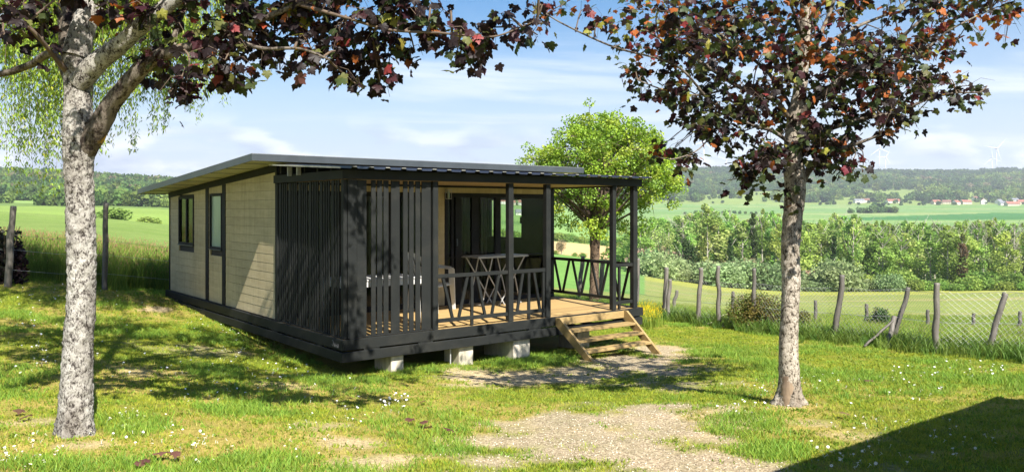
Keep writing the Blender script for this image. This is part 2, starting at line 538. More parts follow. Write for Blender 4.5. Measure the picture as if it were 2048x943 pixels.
# ------------------------------------------------------------------ terrain
COLS = np.array([-900, 0, 200, 335, 700, 1100, 1280, 1500, 1800, 2048, 2800], float)
TAB = [
    (0,    [-1.65] * 11),
    (3,    [-1.65] * 11),
    (5,    [-1.62, -1.69, -1.71, -1.72, -1.72, -1.72, -1.72, -1.72, -1.72, -1.72, -1.70]),
    (8,    [-1.55, -1.76, -1.83, -1.88, -2.00, -2.02, -2.00, -1.95, -1.95, -1.96, -1.9]),
    (11,   [-1.40, -1.72, -1.85, -1.98, -2.27, -2.31, -2.29, -2.22, -2.20, -2.20, -2.1]),
    (14,   [-1.20, -1.62, -1.78, -1.98, -2.34, -2.45, -2.46, -2.42, -2.40, -2.42, -2.4]),
    (18,   [-1.00, -1.42, -1.60, -1.95, -2.38, -2.52, -2.54, -2.60, -2.80, -2.90, -3.0]),
    (24,   [-0.90, -1.45, -1.58, -1.92, -2.45, -2.75, -2.90, -3.40, -3.70, -3.80, -4.0]),
    (32,   [-0.90, -1.50, -1.70, -2.15, -2.90, -3.60, -4.00, -4.50, -4.70, -4.75, -5.0]),
    (60,   [-0.80, -1.75, -2.10, -2.80, -4.60, -5.80, -6.30, -7.20, -7.30, -7.30, -7.5]),
    (120,  [1.5,  -0.60, -1.60, -2.60, -6.50, -8.20, -10.5, -13.0, -12.6, -12.4, -12]),
    (150,  [3.0,   0.00, -1.30, -2.50, -7.50, -9.40, -12.6, -15.6, -15.4, -15.2, -15]),
    (190,  [4.0,  -2.50, -3.20, -4.40, -9.00, -10.7, -15.0, -19.0, -19.3, -19.2, -19]),
    (300,  [6.0,  -1.50, -2.00, -2.50, -9.50, -12.3, -17.0, -20.0, -20.0, -20.0, -20]),
    (450,  [12,    0.50,  0.00, -0.40, -8.00, -14.0, -17.5, -19.0, -19.0, -19.0, -19]),
    (700,  [20,    8.00,  7.00,  5.50, -4.00, -13.0, -14.0, -13.5, -13.5, -13.0, -13]),
    (900,  [34,    24.0,  21.0,  18.0,  5.00, -10.5, -10.0, -10.0, -10.0, -9.0, -9]),
    (1200, [60,    50.0,  46.0,  36.0,  18.0, -5.00, -4.5,  -4.5,  -4.5,  -4.0, -3]),
    (1500, [64,    52.0,  48.0,  42.0,  30.0,  2.00,  3.0,   4.0,   4.0,   4.0, 5]),
    (1750, [64,    52.0,  50.0,  45.0,  40.0,  16.0, 18.0,  20.0,  19.0,  18.0, 20]),
    (2000, [64,    52.0,  52.0,  50.0,  55.0,  38.0, 40.0,  41.0,  39.0,  38.0, 42]),
    (2400, [70,    55.0,  55.0,  60.0,  80.0,  80.0, 80.0,  82.0,  80.0,  78.0, 84]),
    (2800, [70,    55.0,  55.0,  70.0, 110.0, 122.0, 121.0, 122.0, 122.0, 118.0, 120]),
    (3100, [70,    55.0,  55.0,  70.0, 120.0, 140.0, 137.0, 140.0, 140.0, 134.0, 140]),
    (4000, [70,    55.0,  55.0,  70.0, 120.0, 140.0, 140.0, 140.0, 140.0, 136.0, 140]),
    (9000, [70,    55.0,  55.0,  70.0, 120.0, 140.0, 140.0, 140.0, 140.0, 136.0, 140]),
]
LD0 = 3.0
_ld = np.log(np.array([r[0] for r in TAB], float) + LD0)
_tz = np.array([r[1] for r in TAB], float)
NL, NP = 460, 260
_lg = np.linspace(_ld[0], _ld[-1], NL)
_pg = np.linspace(COLS[0], COLS[-1], NP)
G = np.zeros((NL, NP))
_tmp = np.array([np.interp(_lg, _ld, _tz[:, j]) for j in range(len(COLS))]).T
for i in range(NL): G[i] = np.interp(_pg, COLS, _tmp[i])


def _blur(A, k, ax):
    for _ in range(2):
        p = [(0, 0), (0, 0)]; p[ax] = (k, k)
        B = np.pad(A, p, mode='edge'); c = np.cumsum(B, axis=ax)
        z = np.zeros_like(np.take(c, [0], axis=ax)); c = np.concatenate([z, c], axis=ax)
        n = A.shape[ax]; w = 2 * k + 1
        A = (np.take(c, range(w, w + n), axis=ax) - np.take(c, range(0, n), axis=ax)) / w
    return A


G = _blur(G, 5, 0); G = _blur(G, 7, 1)


def tz(x, y):
    x = np.asarray(x, float); y = np.asarray(y, float)
    R = np.sqrt(x * x + y * y)
    D = np.maximum(np.maximum(y, 0.67 * R), 1e-3)
    p = np.clip(CX + F_PX * x / D, COLS[0], COLS[-1])
    l = np.clip(np.log(D + LD0), _lg[0], _lg[-1])
    fi = (l - _lg[0]) / (_lg[1] - _lg[0]); fj = (p - _pg[0]) / (_pg[1] - _pg[0])
    i = np.clip(fi.astype(int), 0, NL - 2); j = np.clip(fj.astype(int), 0, NP - 2)
    a = fi - i; b = fj - j
    z = (G[i, j] * (1 - b) + G[i, j + 1] * b) * (1 - a) + (G[i + 1, j] * (1 - b) + G[i + 1, j + 1] * b) * a
    ct, cs = (x + 2.27) * 0.787 + (y - 10.8) * 0.617, -(x + 2.27) * 0.617 + (y - 10.8) * 0.787
    z = z - 0.10 * np.exp(-((ct - 0.2) / 0.7) ** 2) * np.clip((cs + .6) / .8, 0, 1) * np.clip((6.0 - cs) / 3.0, 0, 1)
    near = np.exp(-(R / 25.0) ** 2)
    z = z + near * (fbm(x * 0.9, y * 0.9, 3, 3) - 0.5) * 0.07
    far = 1 - np.exp(-(R / 900.0) ** 2)
    z = z + far * (fbm(x / 190.0, y / 190.0, 5, 4) - 0.5) * 30 * np.clip((z + 10) / 60, 0, 1)
    return z


def tzf(x, y): return float(tz(np.array([x]), np.array([y]))[0])


def P(px, y, D):
    """a place in the world seen at this bearing and height, D metres ahead"""
    return Vector(((px - CX) / F_PX * D, D, -(y - HOR) / F_PX * D))


def gpx(px, y, dmin=2.0, dmax=4000):
    """where the line of sight meets the ground"""
    Ds = np.exp(np.linspace(math.log(dmin), math.log(dmax), 4000))
    X = (px - CX) / F_PX * Ds
    Z = -(y - HOR) / F_PX * Ds
    g = tz(X, Ds)
    k = np.argmax(Z < g)
    if not (Z < g).any(): k = len(Ds) - 1
    return Vector((float(X[k]), float(Ds[k]), float(g[k])))


# patches of bare ground: (px, y, rx, ry, kind)  kind 0 = gravel, 1 = sandy soil
def ell(px, y, rx, ry, kind, strength=1.0):
    c = gpx(px, y); a = gpx(px, min(941, y + ry)); b = gpx(px, y - ry)
    return (c.x, (a.y + b.y) / 2, rx * c.y / F_PX, max(0.12, abs(b.y - a.y) / 2), kind, strength)


PATCH = [(0.72, 4.3, 1.3, 1.9, 0, 1.0), (0.95, 5.6, 0.9, 1.0, 0, 1.0), ell(1220, 905, 300, 85, 0), ell(1340, 850, 150, 45, 0), ell(1050, 860, 150, 26, 0, 0.8),
         ell(1160, 930, 260, 40, 0), ell(1000, 925, 120, 22, 0, 0.9),
         ell(1030, 757, 130, 17, 1), ell(1150, 752, 90, 16, 1), ell(1290, 735, 130, 30, 0), ell(1330, 705, 60, 14, 0),
         ell(950, 742, 60, 10, 1, 0.9), ell(300, 619, 32, 8, 1), ell(318, 577, 30, 5, 1), ell(690, 885, 80, 12, 1, 0.7),
         ell(760, 925, 90, 16, 1, 0.8), ell(640, 850, 60, 8, 1, 0.5), ell(930, 860, 60, 9, 1, 0.6),
         ell(150, 890, 70, 12, 1, 0.6), ell(1578, 812, 40, 8, 1, 0.7), ell(1700, 870, 70, 10, 1, 0.4),
         ell(1620, 845, 40, 7, 0, 0.5), ell(60, 845, 60, 10, 1, 0.6), ell(380, 700, 110, 18, 1, 0.45),
         ell(300, 745, 100, 14, 1, 0.4), ell(560, 770, 70, 9, 1, 0.45), ell(1440, 765, 70, 7, 1, 0.4)]


def bare(x, y):
    x = np.asarray(x, float); y = np.asarray(y, float)
    out = np.zeros_like(x); gr = np.zeros_like(x)
    nz = (fbm(x * 2.3, y * 2.3, 21, 5) - 0.5) * 1.9
    for (cx, cy, rx, ry, k, st) in PATCH:
        d = np.sqrt(((x - cx) / rx) ** 2 + ((y - cy) / ry) ** 2) + nz
        v = np.clip((1.2 - d) / 0.75, 0, 1) * st
        if k == 0: gr = np.maximum(gr, v)
        out = np.maximum(out, v)
    return out, gr


def dry(x, y):
    """how straw-yellow the turf is"""
    a = fbm(x * 0.55 + 4, y * 0.55, 33, 3); b = fbm(x * 2.6, y * 2.6, 35, 3)
    e = np.exp(-(((x - 0.35) / 2.2) ** 2 + ((y - 7.6) / 2.0) ** 2)) * 0.16 + np.exp(-(((x + 2.6) / 1.6) ** 2 + ((y - 5.6) / 1.2) ** 2)) * 0.08
    return np.clip((a * 0.6 + b * 0.4 - 0.405 + e) * 5, 0, 1)


# ground sheet: polar grid, fine ahead of the camera
ang = np.concatenate([np.arange(-42, 42.01, 0.17), np.arange(45, 316, 3.0)])
ang = np.radians(ang)
rad = [0.0]
r = 0.8
while r < 5500:
    rad.append(r); r *= 1.014 if r < 28 else 1.026
rad = np.array(rad)
A_, R_ = np.meshgrid(ang, rad)
GX = (np.sin(A_) * R_).ravel(); GY = (np.cos(A_) * R_).ravel(); GZ = tz(GX, GY)
na, nr = len(ang), len(rad)
ii, jj = np.meshgrid(np.arange(nr - 1), np.arange(na), indexing='ij')
a0 = ii * na + jj; a1 = ii * na + (jj + 1) % na
faces = np.stack([a0, a0 + na, a1 + na, a1], -1).reshape(-1, 4)
PXG = CX + F_PX * GX / np.maximum(np.maximum(GY, 0.67 * np.hypot(GX, GY)), 1e-3)
DG = np.maximum(GY, 0.67 * np.hypot(GX, GY))

lawn = np.array([0.145, 0.18, 0.022]); straw = np.array([0.38, 0.30, 0.085]); soil = np.array([0.52, 0.42, 0.27]); gravel = np.array([0.42, 0.345, 0.24])
dd = dry(GX, GY)[:, None]
C = lawn * (1 - dd) + straw * dd * 0.9 + lawn * dd * 0.1
bb, gg = bare(GX, GY)
C = C * (1 - bb[:, None]) + (soil * (1 - gg[:, None]) + gravel * gg[:, None]) * bb[:, None]


def setc(mask, c, w=1.0):
    global C
    C[mask] = C[mask] * (1 - w) + np.array(c) * w


# fence lines used below: right-hand fence from (7.9,12.2) through (3.8,20) to (1.4,25)
def right_of_fence(x, y):
    return (x - 7.75) * 0.89 + (y - 12.4) * 0.456 > 0.35


nlow = fbm(GX / 14.0, GY / 14.0, 41, 3)
rf = right_of_fence(GX, GY) & (GY > 4)
far_ = (DG > 19) & (PXG < 1050)
setc(rf & (DG < 60), (0.15, 0.21, 0.04))
setc(rf & (DG >= 33) & (DG < 185), (0.245, 0.265, 0.08))
wv = fbm(GX / 30.0 + GY / 60, GY / 5.0, 43, 4)
setc(rf & (DG >= 33) & (DG < 185) & (wv > 0.5), (0.20, 0.25, 0.06), 0.7)
setc(rf & (DG >= 33) & (DG < 185) & (wv < 0.36), (0.32, 0.28, 0.13), 0.6)
setc(rf & (DG >= 120) & (DG < 175), (0.36, 0.37, 0.06), 0.55)
setc((DG >= 185), (0.13, 0.20, 0.05))
# left meadow
L1 = (DG > 21) & (DG < 250) & (PXG < 1000)
setc(L1, (0.17, 0.24, 0.060))
setc(L1 & (DG < 60), (0.20, 0.25, 0.08), 0.6)
wl_ = fbm(GX / 25.0, GY / 4.0, 47, 4)
setc(L1 & (wl_ > .55), (0.14, 0.22, 0.045), 0.6)
setc((DG >= 156) & (DG < 172) & (PXG < 700), (0.07, 0.11, 0.03))
setc((DG >= 172) & (DG < 480) & (PXG < 700), (0.20, 0.29, 0.06))
# middle fields behind the cabin
mid = (PXG >= 1000) & (PXG < 1290)
setc(mid & (DG > 60) & (DG < 215), (0.14, 0.27, 0.06))
setc(mid & (DG >= 218) & (DG < 330), (0.50, 0.35, 0.17))
setc(mid & (DG >= 330) & (DG < 1400), (0.20, 0.33, 0.09))
setc(mid & (DG >= 620) & (DG < 700), (0.13, 0.24, 0.06))
# valley to the right
vr = (PXG >= 1180) & (DG >= 330)
setc(vr & (DG < 1560), (0.17, 0.27, 0.085))
str_ = fbm(GX / 260.0, GY / 38.0, 49, 3)
setc(vr & (DG < 1560) & (str_ > .56), (0.14, 0.25, 0.07), 0.8)
setc(vr & (DG < 1560) & (str_ < .40), (0.23, 0.30, 0.11), 0.8)
setc(vr & (DG >= 1180) & (DG < 1300), (0.15, 0.26, 0.10), .6)
setc((PXG > 1560) & (DG > 1040) & (DG < 1100), (0.25, 0.31, 0.12))
lim = 800 + (PXG - 1690) * 0.75
setc((PXG > 1690) & (DG > 820) & (DG < np.minimum(lim + 90, 1110)), (0.055, 0.165, 0.045))
setc((DG >= 1560) & (DG < 2100) & (PXG > 900), (0.20, 0.27, 0.075))
setc((DG >= 2100), (0.05, 0.085, 0.03))
setc((DG >= 700) & (PXG < 900), (0.075, 0.13, 0.035))
setc((DG >= 560) & (DG < 640) & (PXG < 900), (0.22, 0.33, 0.09))
setc((DG >= 820) & (DG < 850) & (PXG < 250), (0.22, 0.32, 0.09))
C = C * (0.86 + 0.28 * fbm(GX / 60.0, GY / 60.0, 52, 4))[:, None]

ground_me = mesh_np('ground', np.stack([GX, GY, GZ], -1), faces, col=C, smooth=True)
a = ground_me.attributes.new('bare', 'FLOAT', 'POINT'); a.data.foreach_set('value', bb.astype(np.float32))

m, nt, b = mat_new('ground_cover')
vc = nt.nodes.new('ShaderNodeVertexColor'); vc.layer_name = 'Col'
at = nt.nodes.new('ShaderNodeAttribute'); at.attribute_name = 'bare'
g1 = noise_node(nt, 26, 6, 0.7, 'World'); g2 = noise_node(nt, 3.0, 5, 0.6, 'World'); g3 = noise_node(nt, 0.35, 6, 0.65, 'World', stretch=(1, 0.4, 1))
c = rgbmix(nt, 1.0, vc.outputs[0], ramp(nt, g1.outputs['Fac'], [(0.3, (0.62, 0.60, 0.55)), (0.7, (1.3, 1.3, 1.35))]), 'MULTIPLY')
c = rgbmix(nt, 1.0, c, ramp(nt, g2.outputs['Fac'], [(0.3, (0.82, 0.85, 0.8)), (0.7, (1.15, 1.12, 1.15))]), 'MULTIPLY')
c = rgbmix(nt, 1.0, c, ramp(nt, g3.outputs['Fac'], [(0.3, (0.86, 0.9, 0.85)), (0.7, (1.12, 1.08, 1.1))]), 'MULTIPLY')
# pebbles in the bare patches
vo = nt.nodes.new('ShaderNodeTexVoronoi'); vo.inputs['Scale'].default_value = 75
gp = nt.nodes.new('ShaderNodeNewGeometry'); nlink(nt, gp.outputs['Position'], vo.inputs['Vector'])
peb = ramp(nt, vo.outputs['Color'], [(0.15, (0.55, 0.50, 0.42)), (0.5, (0.95, 0.93, 0.88)), (0.85, (1.45, 1.42, 1.35))])
pf = nt.nodes.new('ShaderNodeMath'); pf.operation = 'MULTIPLY'; pf.inputs[1].default_value = 0.85
nlink(nt, at.outputs['Fac'], pf.inputs[0])
c = rgbmix(nt, pf.outputs[0], c, rgbmix(nt, 1.0, c, peb, 'MULTIPLY'))
nlink(nt, c, b.inputs['Base Color'])
b.inputs['Roughness'].default_value = 0.95; b.inputs['Specular IOR Level'].default_value = 0.1
bump(nt, b, g1.outputs['Fac'], 0.8, 0.03)
ground_me.materials.append(m)
ground = obj('ground', ground_me); tag(ground, kind='structure')

# ------------------------------------------------------------------ scattering (for what nobody could count)
def scatter(name, pts, protos, rotz, scl, label, cat, tilt=None, kind='stuff', idx=None):
    me = bpy.data.meshes.new(name)
    me.vertices.add(len(pts)); me.vertices.foreach_set('co', np.asarray(pts, np.float32).ravel())
    at = me.attributes.new('rot', 'FLOAT_VECTOR', 'POINT')
    rv = np.zeros((len(pts), 3), np.float32); rv[:, 2] = rotz
    if tilt is not None: rv[:, :2] = tilt
    at.data.foreach_set('vector', rv.ravel())
    at = me.attributes.new('scl', 'FLOAT_VECTOR', 'POINT')
    sc = np.asarray(scl, np.float32)
    if sc.ndim == 1: sc = np.stack([sc, sc, sc], -1)
    at.data.foreach_set('vector', sc.astype(np.float32).ravel())
    at = me.attributes.new('pick', 'INT', 'POINT')
    at.data.foreach_set('value', (rng.integers(0, len(protos), len(pts)) if idx is None else idx).astype(np.int32))
    o = obj(name, me); tag(o, label, cat, kind=kind)
    ng = bpy.data.node_groups.new(name + '_scatter', 'GeometryNodeTree')
    ng.interface.new_socket('Geometry', in_out='INPUT', socket_type='NodeSocketGeometry')
    ng.interface.new_socket('Geometry', in_out='OUTPUT', socket_type='NodeSocketGeometry')
    gi = ng.nodes.new('NodeGroupInput'); go = ng.nodes.new('NodeGroupOutput')
    join = ng.nodes.new('GeometryNodeJoinGeometry')
    pk = ng.nodes.new('GeometryNodeInputNamedAttribute'); pk.data_type = 'INT'; pk.inputs['Name'].default_value = 'pick'
    ra = ng.nodes.new('GeometryNodeInputNamedAttribute'); ra.data_type = 'FLOAT_VECTOR'; ra.inputs['Name'].default_value = 'rot'
    sa = ng.nodes.new('GeometryNodeInputNamedAttribute'); sa.data_type = 'FLOAT_VECTOR'; sa.inputs['Name'].default_value = 'scl'
    pk_o = [s for s in pk.outputs if s.enabled][0]; ra_o = [s for s in ra.outputs if s.enabled][0]; sa_o = [s for s in sa.outputs if s.enabled][0]
    e2r = ng.nodes.new('FunctionNodeEulerToRotation'); ng.links.new(ra_o, e2r.inputs[0])
    for i, pr in enumerate(protos):
        cmp_ = ng.nodes.new('FunctionNodeCompare'); cmp_.data_type = 'INT'; cmp_.operation = 'EQUAL'
        ins = [s for s in cmp_.inputs if s.enabled]
        ng.links.new(pk_o, ins[0]); ins[1].default_value = i
        oi = ng.nodes.new('GeometryNodeObjectInfo'); oi.inputs['Object'].default_value = pr
        oi.inputs['As Instance'].default_value = True
        ip = ng.nodes.new('GeometryNodeInstanceOnPoints')
        ng.links.new(gi.outputs[0], ip.inputs['Points'])
        ng.links.new(cmp_.outputs[0], ip.inputs['Selection'])
        ng.links.new(oi.outputs['Geometry'], ip.inputs['Instance'])
        ng.links.new(e2r.outputs[0], ip.inputs['Rotation']); ng.links.new(sa_o, ip.inputs['Scale'])
        ng.links.new(ip.outputs[0], join.inputs[0])
    ng.links.new(join.outputs[0], go.inputs[0])
    md = o.modifiers.new('scatter', 'NODES'); md.node_group = ng
    return o


def proto(name, me):
    return bpy.data.objects.new(name, me)        # never linked: only scattered


def rot_mats(rx, ry, rz):
    cx, sx, cy, sy, cz, sz = np.cos(rx), np.sin(rx), np.cos(ry), np.sin(ry), np.cos(rz), np.sin(rz)
    R = np.empty((len(rx), 3, 3))
    R[:, 0, 0] = cz * cy; R[:, 0, 1] = cz * sy * sx - sz * cx; R[:, 0, 2] = cz * sy * cx + sz * sx
    R[:, 1, 0] = sz * cy; R[:, 1, 1] = sz * sy * sx + cz * cx; R[:, 1, 2] = sz * sy * cx - cz * sx
    R[:, 2, 0] = -sy; R[:, 2, 1] = cy * sx; R[:, 2, 2] = cy * cx
    return R


def stamp(TV, TF, pos, R, s):
    """copies of a small template at many places, as arrays"""
    n, k = len(pos), len(TV)
    s = np.asarray(s)
    if s.ndim == 1: s = s[:, None]
    V = np.einsum('nij,kj->nki', R, TV) * s[:, :, None].reshape(n, -1, 1) if s.shape[1] == 1 else np.einsum('nij,nkj->nki', R, TV[None] * s[:, None, :])
    V = V + np.asarray(pos)[:, None, :]
    Fc = TF[None] + (np.arange(n) * k)[:, None, None]
    return V.reshape(-1, 3), Fc.reshape(-1, TF.shape[1])


# grass tufts
def blade_mesh(name, n, rad_, h0, h1, w, lean, mat, c_lo, c_hi, seed, flower=None, segs=3):
    rg = np.random.default_rng(seed)
    V, Fc, Cc = [], [], []
    for i in range(n):
        a = rg.uniform(0, 2 * PI); rr = rad_ * math.sqrt(rg.uniform()); h = rg.uniform(h0, h1)
        bx, by = rr * math.cos(a), rr * math.sin(a)
        d = rg.uniform(0, 2 * PI); ln = rg.uniform(0.2, 1) * lean * h; fw = rg.uniform(0, PI)
        sx, sy = math.cos(fw) * w / 2, math.sin(fw) * w / 2
        t = rg.uniform(); c = np.array(c_lo) * (1 - t) + np.array(c_hi) * t
        b0 = len(V)
        for k in range(segs):
            u = k / segs; ww = 1 - 0.55 * u
            x = bx + math.cos(d) * ln * u * u; y = by + math.sin(d) * ln * u * u; z = h * u - 0.012
            V += [(x - sx * ww, y - sy * ww, z), (x + sx * ww, y + sy * ww, z)]
            Cc += [c, c]
        V.append((bx + math.cos(d) * ln, by + math.sin(d) * ln, h * (1 - 0.15 * lean))); Cc.append(c * 1.1)
        for k in range(segs - 1):
            q = b0 + 2 * k
            Fc += [(q, q + 1, q + 3), (q, q + 3, q + 2)]
        q = b0 + 2 * (segs - 1); Fc.append((q, q + 1, q + 2))
        if flower and rg.uniform() < flower[0]:
            q = len(V); top = V[q - 1]; s_ = flower[1]
            V += [(top[0] - s_ * .25, top[1], top[2] - s_), (top[0] + s_ * .25, top[1], top[2] - s_), (top[0], top[1], top[2] + s_)]
            Cc += [np.array(flower[2])] * 3; Fc.append((q, q + 1, q + 2))
            V += [(top[0], top[1] - s_ * .25, top[2] - s_), (top[0], top[1] + s_ * .25, top[2] - s_), (top[0], top[1], top[2] + s_)]
            Cc += [np.array(flower[2])] * 3; Fc.append((q + 3, q + 4, q + 5))
    return mesh_np(name, V, Fc, mat, np.array(Cc))


M['grass'] = leaf_mat('grass_blade', trans=0.35, rough=0.55, var=0.22, spec=0.25)
G_LO, G_HI = (0.19, 0.26, 0.02), (0.39, 0.42, 0.038)
short = [proto('tuft', blade_mesh('tuft', 26, 0.085, 0.012, 0.032, 0.0055, 1.1, M['grass'], G_LO, G_HI, 1 + i)) for i in range(3)]
dryt = [proto('tuft', blade_mesh('tuft', 20, 0.085, 0.008, 0.024, 0.005, 1.1, M['grass'], (0.30, 0.26, 0.05), (0.50, 0.40, 0.13), 11 + i)) for i in range(2)]
lush = [proto('tuft', blade_mesh('tuft', 30, 0.10, 0.03, 0.068, 0.0065, 1.0, M['grass'], (0.13, 0.25, 0.028), (0.25, 0.37, 0.045), 21 + i, segs=4)) for i in range(2)]
clov = [proto('tuft', blade_mesh('tuft', 16, 0.09, 0.012, 0.03, 0.020, 1.2, M['grass'], (0.12, 0.205, 0.018), (0.24, 0.32, 0.035), 31 + i, segs=2)) for i in range(2)]

# cabin frame of reference (needed for keeping grass out from under it)
C0 = Vector((-2.27, 10.8, 0.0)); FA = math.atan2(0.617, 0.787)
FX, FY = math.cos(FA), math.sin(FA)


def cab_ts(x, y):
    dx, dy = x - C0.x, y - C0.y
    return dx * FX + dy * FY, -dx * FY + dy * FX


def lawn_points(n, dmin, dmax, pmin=-250, pmax=2300, power=1.0):
    u = rng.uniform(size=n)
    D = (dmin ** (2 - power) + u * (dmax ** (2 - power) - dmin ** (2 - power))) ** (1 / (2 - power))
    p = rng.uniform(pmin, pmax, n)
    return (p - CX) / F_PX * D, D


X, Y = lawn_points(62000, 4.2, 24.0, power=0.85)
t_, s_ = cab_ts(X, Y)
bb_, _ = bare(X, Y)
keep = ~((t_ > 0.25) & (t_ < 5.5) & (s_ > 0.35) & (s_ < 8.2)) & (rng.uniform(size=len(X)) > np.clip(bb_ * 1.25, 0, 0.965))
keep &= ~right_of_fence(X, Y) & ((X - 2.79) ** 2 + (Y - 8.06) ** 2 > 0.02) & ((X + 3.41) ** 2 + (Y - 6.2) ** 2 > 0.04)
X, Y, bb_ = X[keep], Y[keep], bb_[keep]
dr = dry(X, Y); rl = fbm(X * 0.8, Y * 0.8, 61, 3) - 0.12 * np.exp(-(((X - 0.3) / 1.6) ** 2 + ((Y - 8.2) / 2.6) ** 2)); ru = rng.uniform(size=len(X))
pick = np.where(ru < dr * 0.75, 3 + (ru * 1e4).astype(int) % 2, (ru * 1e4).astype(int) % 3)
lushm = (np.clip((rl - 0.58) * 7, 0, 1) > rng.uniform(size=len(X))) & (bb_ < 0.3)
pick = np.where(lushm, 5 + (ru * 1e4).astype(int) % 2, pick)
pick = np.where((rng.uniform(size=len(X)) < 0.26), 7 + (ru * 1e4).astype(int) % 2, pick)
pts = np.stack([X, Y, tz(X, Y)], -1)
scl = rng.uniform(0.75, 1.3, len(X)) * (0.85 + 0.022 * Y)
scatter('lawn_grass', pts, short + dryt + lush + clov, rng.uniform(0, 6.28, len(X)), scl,
        'short sunlit lawn grass with straw-yellow and lusher tufts around the cabin', 'grass', idx=pick)

# lush tufts: round trunk feet, along the cabin beams and piers
LT = []
for (px, y, rx, ry, n) in [(240, 850, 90, 25, 70), (500, 800, 130, 30, 90), (560, 705, 60, 15, 60), (800, 740, 80, 12, 90), (980, 735, 100, 8, 60),
                           (860, 850, 120, 40, 90), (700, 770, 90, 20, 70), (100, 930, 160, 15, 60), (900, 900, 60, 14, 30), (1080, 715, 80, 10, 90), (1190, 690, 70, 10, 40),
                           (1500, 850, 90, 30, 90), (1480, 790, 60, 10, 40), (1750, 770, 180, 30, 150), (1900, 740, 120, 15, 90), (1650, 700, 160, 10, 90), (1560, 905, 60, 18, 60),
                           (450, 660, 80, 18, 90), (620, 720, 60, 12, 70)]:
    for _ in range(n):
        a = random.uniform(0, 6.28); q = math.sqrt(random.random())
        g = gpx(px + rx * q * math.cos(a), min(941, y + ry * q * math.sin(a)), dmax=40)
        LT.append(g)
LT = np.array([tuple(g) for g in LT])
t_, s_ = cab_ts(LT[:, 0], LT[:, 1]); LT = LT[~((t_ > 0.3) & (t_ < 5.6) & (s_ > 0.5) & (s_ < 8))]
scatter('long_grass_tufts', LT, lush, rng.uniform(0, 6.28, len(LT)), rng.uniform(0.7, 1.35, len(LT)),
        'longer blue-green grass tufts standing out of the mown lawn', 'grass')

# tall meadow grass behind the left-hand posts, seed heads reddish
tall = [proto('tuft', blade_mesh('tuft', 40, 0.22, 0.45, 0.95, 0.010, 0.5, M['grass'], (0.08, 0.16, 0.02), (0.24, 0.33, 0.05), 41 + i, flower=(0.13, 0.035, (0.36, 0.24, 0.12)), segs=4)) for i in range(3)]
X = rng.uniform(-17, -3.5, 5200); Y = rng.uniform(16.3, 27, 5200)
line = 17.3 + (X + 10.5) * 0.10 - 0.25 * np.sin(X * 1.3)
t_, s_ = cab_ts(X, Y)
keep = (Y > line) & ~((s_ < 9.6) & (t_ > -0.9)) & (rng.uniform(size=len(X)) < np.clip(1.35 - (Y - line) * 0.1, 0.25, 1))
X, Y = X[keep], Y[keep]
scatter('tall_meadow_grass', np.stack([X, Y, tz(X, Y)], -1), tall, rng.uniform(0, 6.28, len(X)), rng.uniform(0.75, 1.1, len(X)),
        'tall dark-footed meadow grass with reddish seed heads behind the posts', 'tall grass')

# rough grass beyond the netting fence
rough_t = [proto('tuft', blade_mesh('tuft', 26, 0.22, 0.15, 0.42, 0.013, 0.8, M['grass'], (0.14, 0.235, 0.03), (0.28, 0.36, 0.05), 51 + i, flower=(0.06, 0.02, (0.45, 0.36, 0.18)), segs=3)) for i in range(3)]
D = rng.uniform(11, 46, 15000); p_ = rng.uniform(1060, 2350, 15000)
X = (p_ - CX) / F_PX * D
keep = right_of_fence(X, D) & (rng.uniform(size=len(X)) < np.clip(1.2 - (D - 20) / 40, 0.3, 1))
t_, s_ = cab_ts(X, D)
X, D = X[keep], D[keep]
scatter('rough_meadow_grass', np.stack([X, D, tz(X, D)], -1), rough_t, rng.uniform(0, 6.28, len(X)), rng.uniform(0.5, 0.95, len(X)),
        'rough uncut grass on the slope beyond the netting fence', 'grass')
# weedy strip along the fence foot
X = []; Y = []
for _ in range(900):
    q = random.random(); fx, fy = 8.6 + (1.6 - 8.6) * q, 10.7 + (24.5 - 10.7) * q
    o_ = random.gauss(0, 0.32); X.append(fx + o_ * 0.89); Y.append(fy + o_ * 0.456)
X = np.array(X); Y = np.array(Y)
weed = [proto('tuft', blade_mesh('tuft', 34, 0.16, 0.15, 0.40, 0.016, 0.8, M['grass'], (0.07, 0.14, 0.02), (0.16, 0.25, 0.04), 71 + i, segs=3)) for i in range(2)]
scatter('fence_foot_weeds', np.stack([X, Y, tz(X, Y)], -1), weed, rng.uniform(0, 6.28, len(X)), rng.uniform(0.45, 1.05, len(X)),
        'coarse green weeds growing along the foot of the netting fence', 'weeds')

# gravel stones
st = []
for i in range(3):
    rg = np.random.default_rng(90 + i)
    v = []
    for th in (0.9, 2.2):
        for k in range(5):
            a = 2 * PI * k / 5 + th; q = rg.uniform(0.7, 1.1)
            v.append((math.sin(th) * math.cos(a) * q, math.sin(th) * math.sin(a) * q, math.cos(th) * 0.6 * q))
    v += [(0, 0, 0.55), (0, 0, -0.55)]
    f = [(k, (k + 1) % 5, 10) for k in range(5)] + [(5 + (k + 1) % 5, 5 + k, 11) for k in range(5)]
    f += [(5 + k, 5 + (k + 1) % 5, (k + 1) % 5) for k in range(5)] + [(5 + k, (k + 1) % 5, k) for k in range(5)]
    st.append(v)
    cc_ = [(0.62, 0.55, 0.43), (0.42, 0.35, 0.26), (0.28, 0.215, 0.145)][i]
    me = mesh_np('stone', v, f, simple('stone_chip_%s' % ('abc'[i]), cc_, None, 5, 0.9, 0.2, objvar=0.25))
    st[i] = proto('stone', me)
X, Y = lawn_points(60000, 4.3, 16, 560, 1700, power=0.85)
bb_, gg_ = bare(X, Y)
keep = rng.uniform(size=len(X)) < (gg_ * 0.5 + bb_ * 0.10) * (0.35 + 1.1 * fbm(X * 1.7, Y * 1.7, 66, 3))
X, Y = X[keep], Y[keep]
t_, s_ = cab_ts(X, Y)
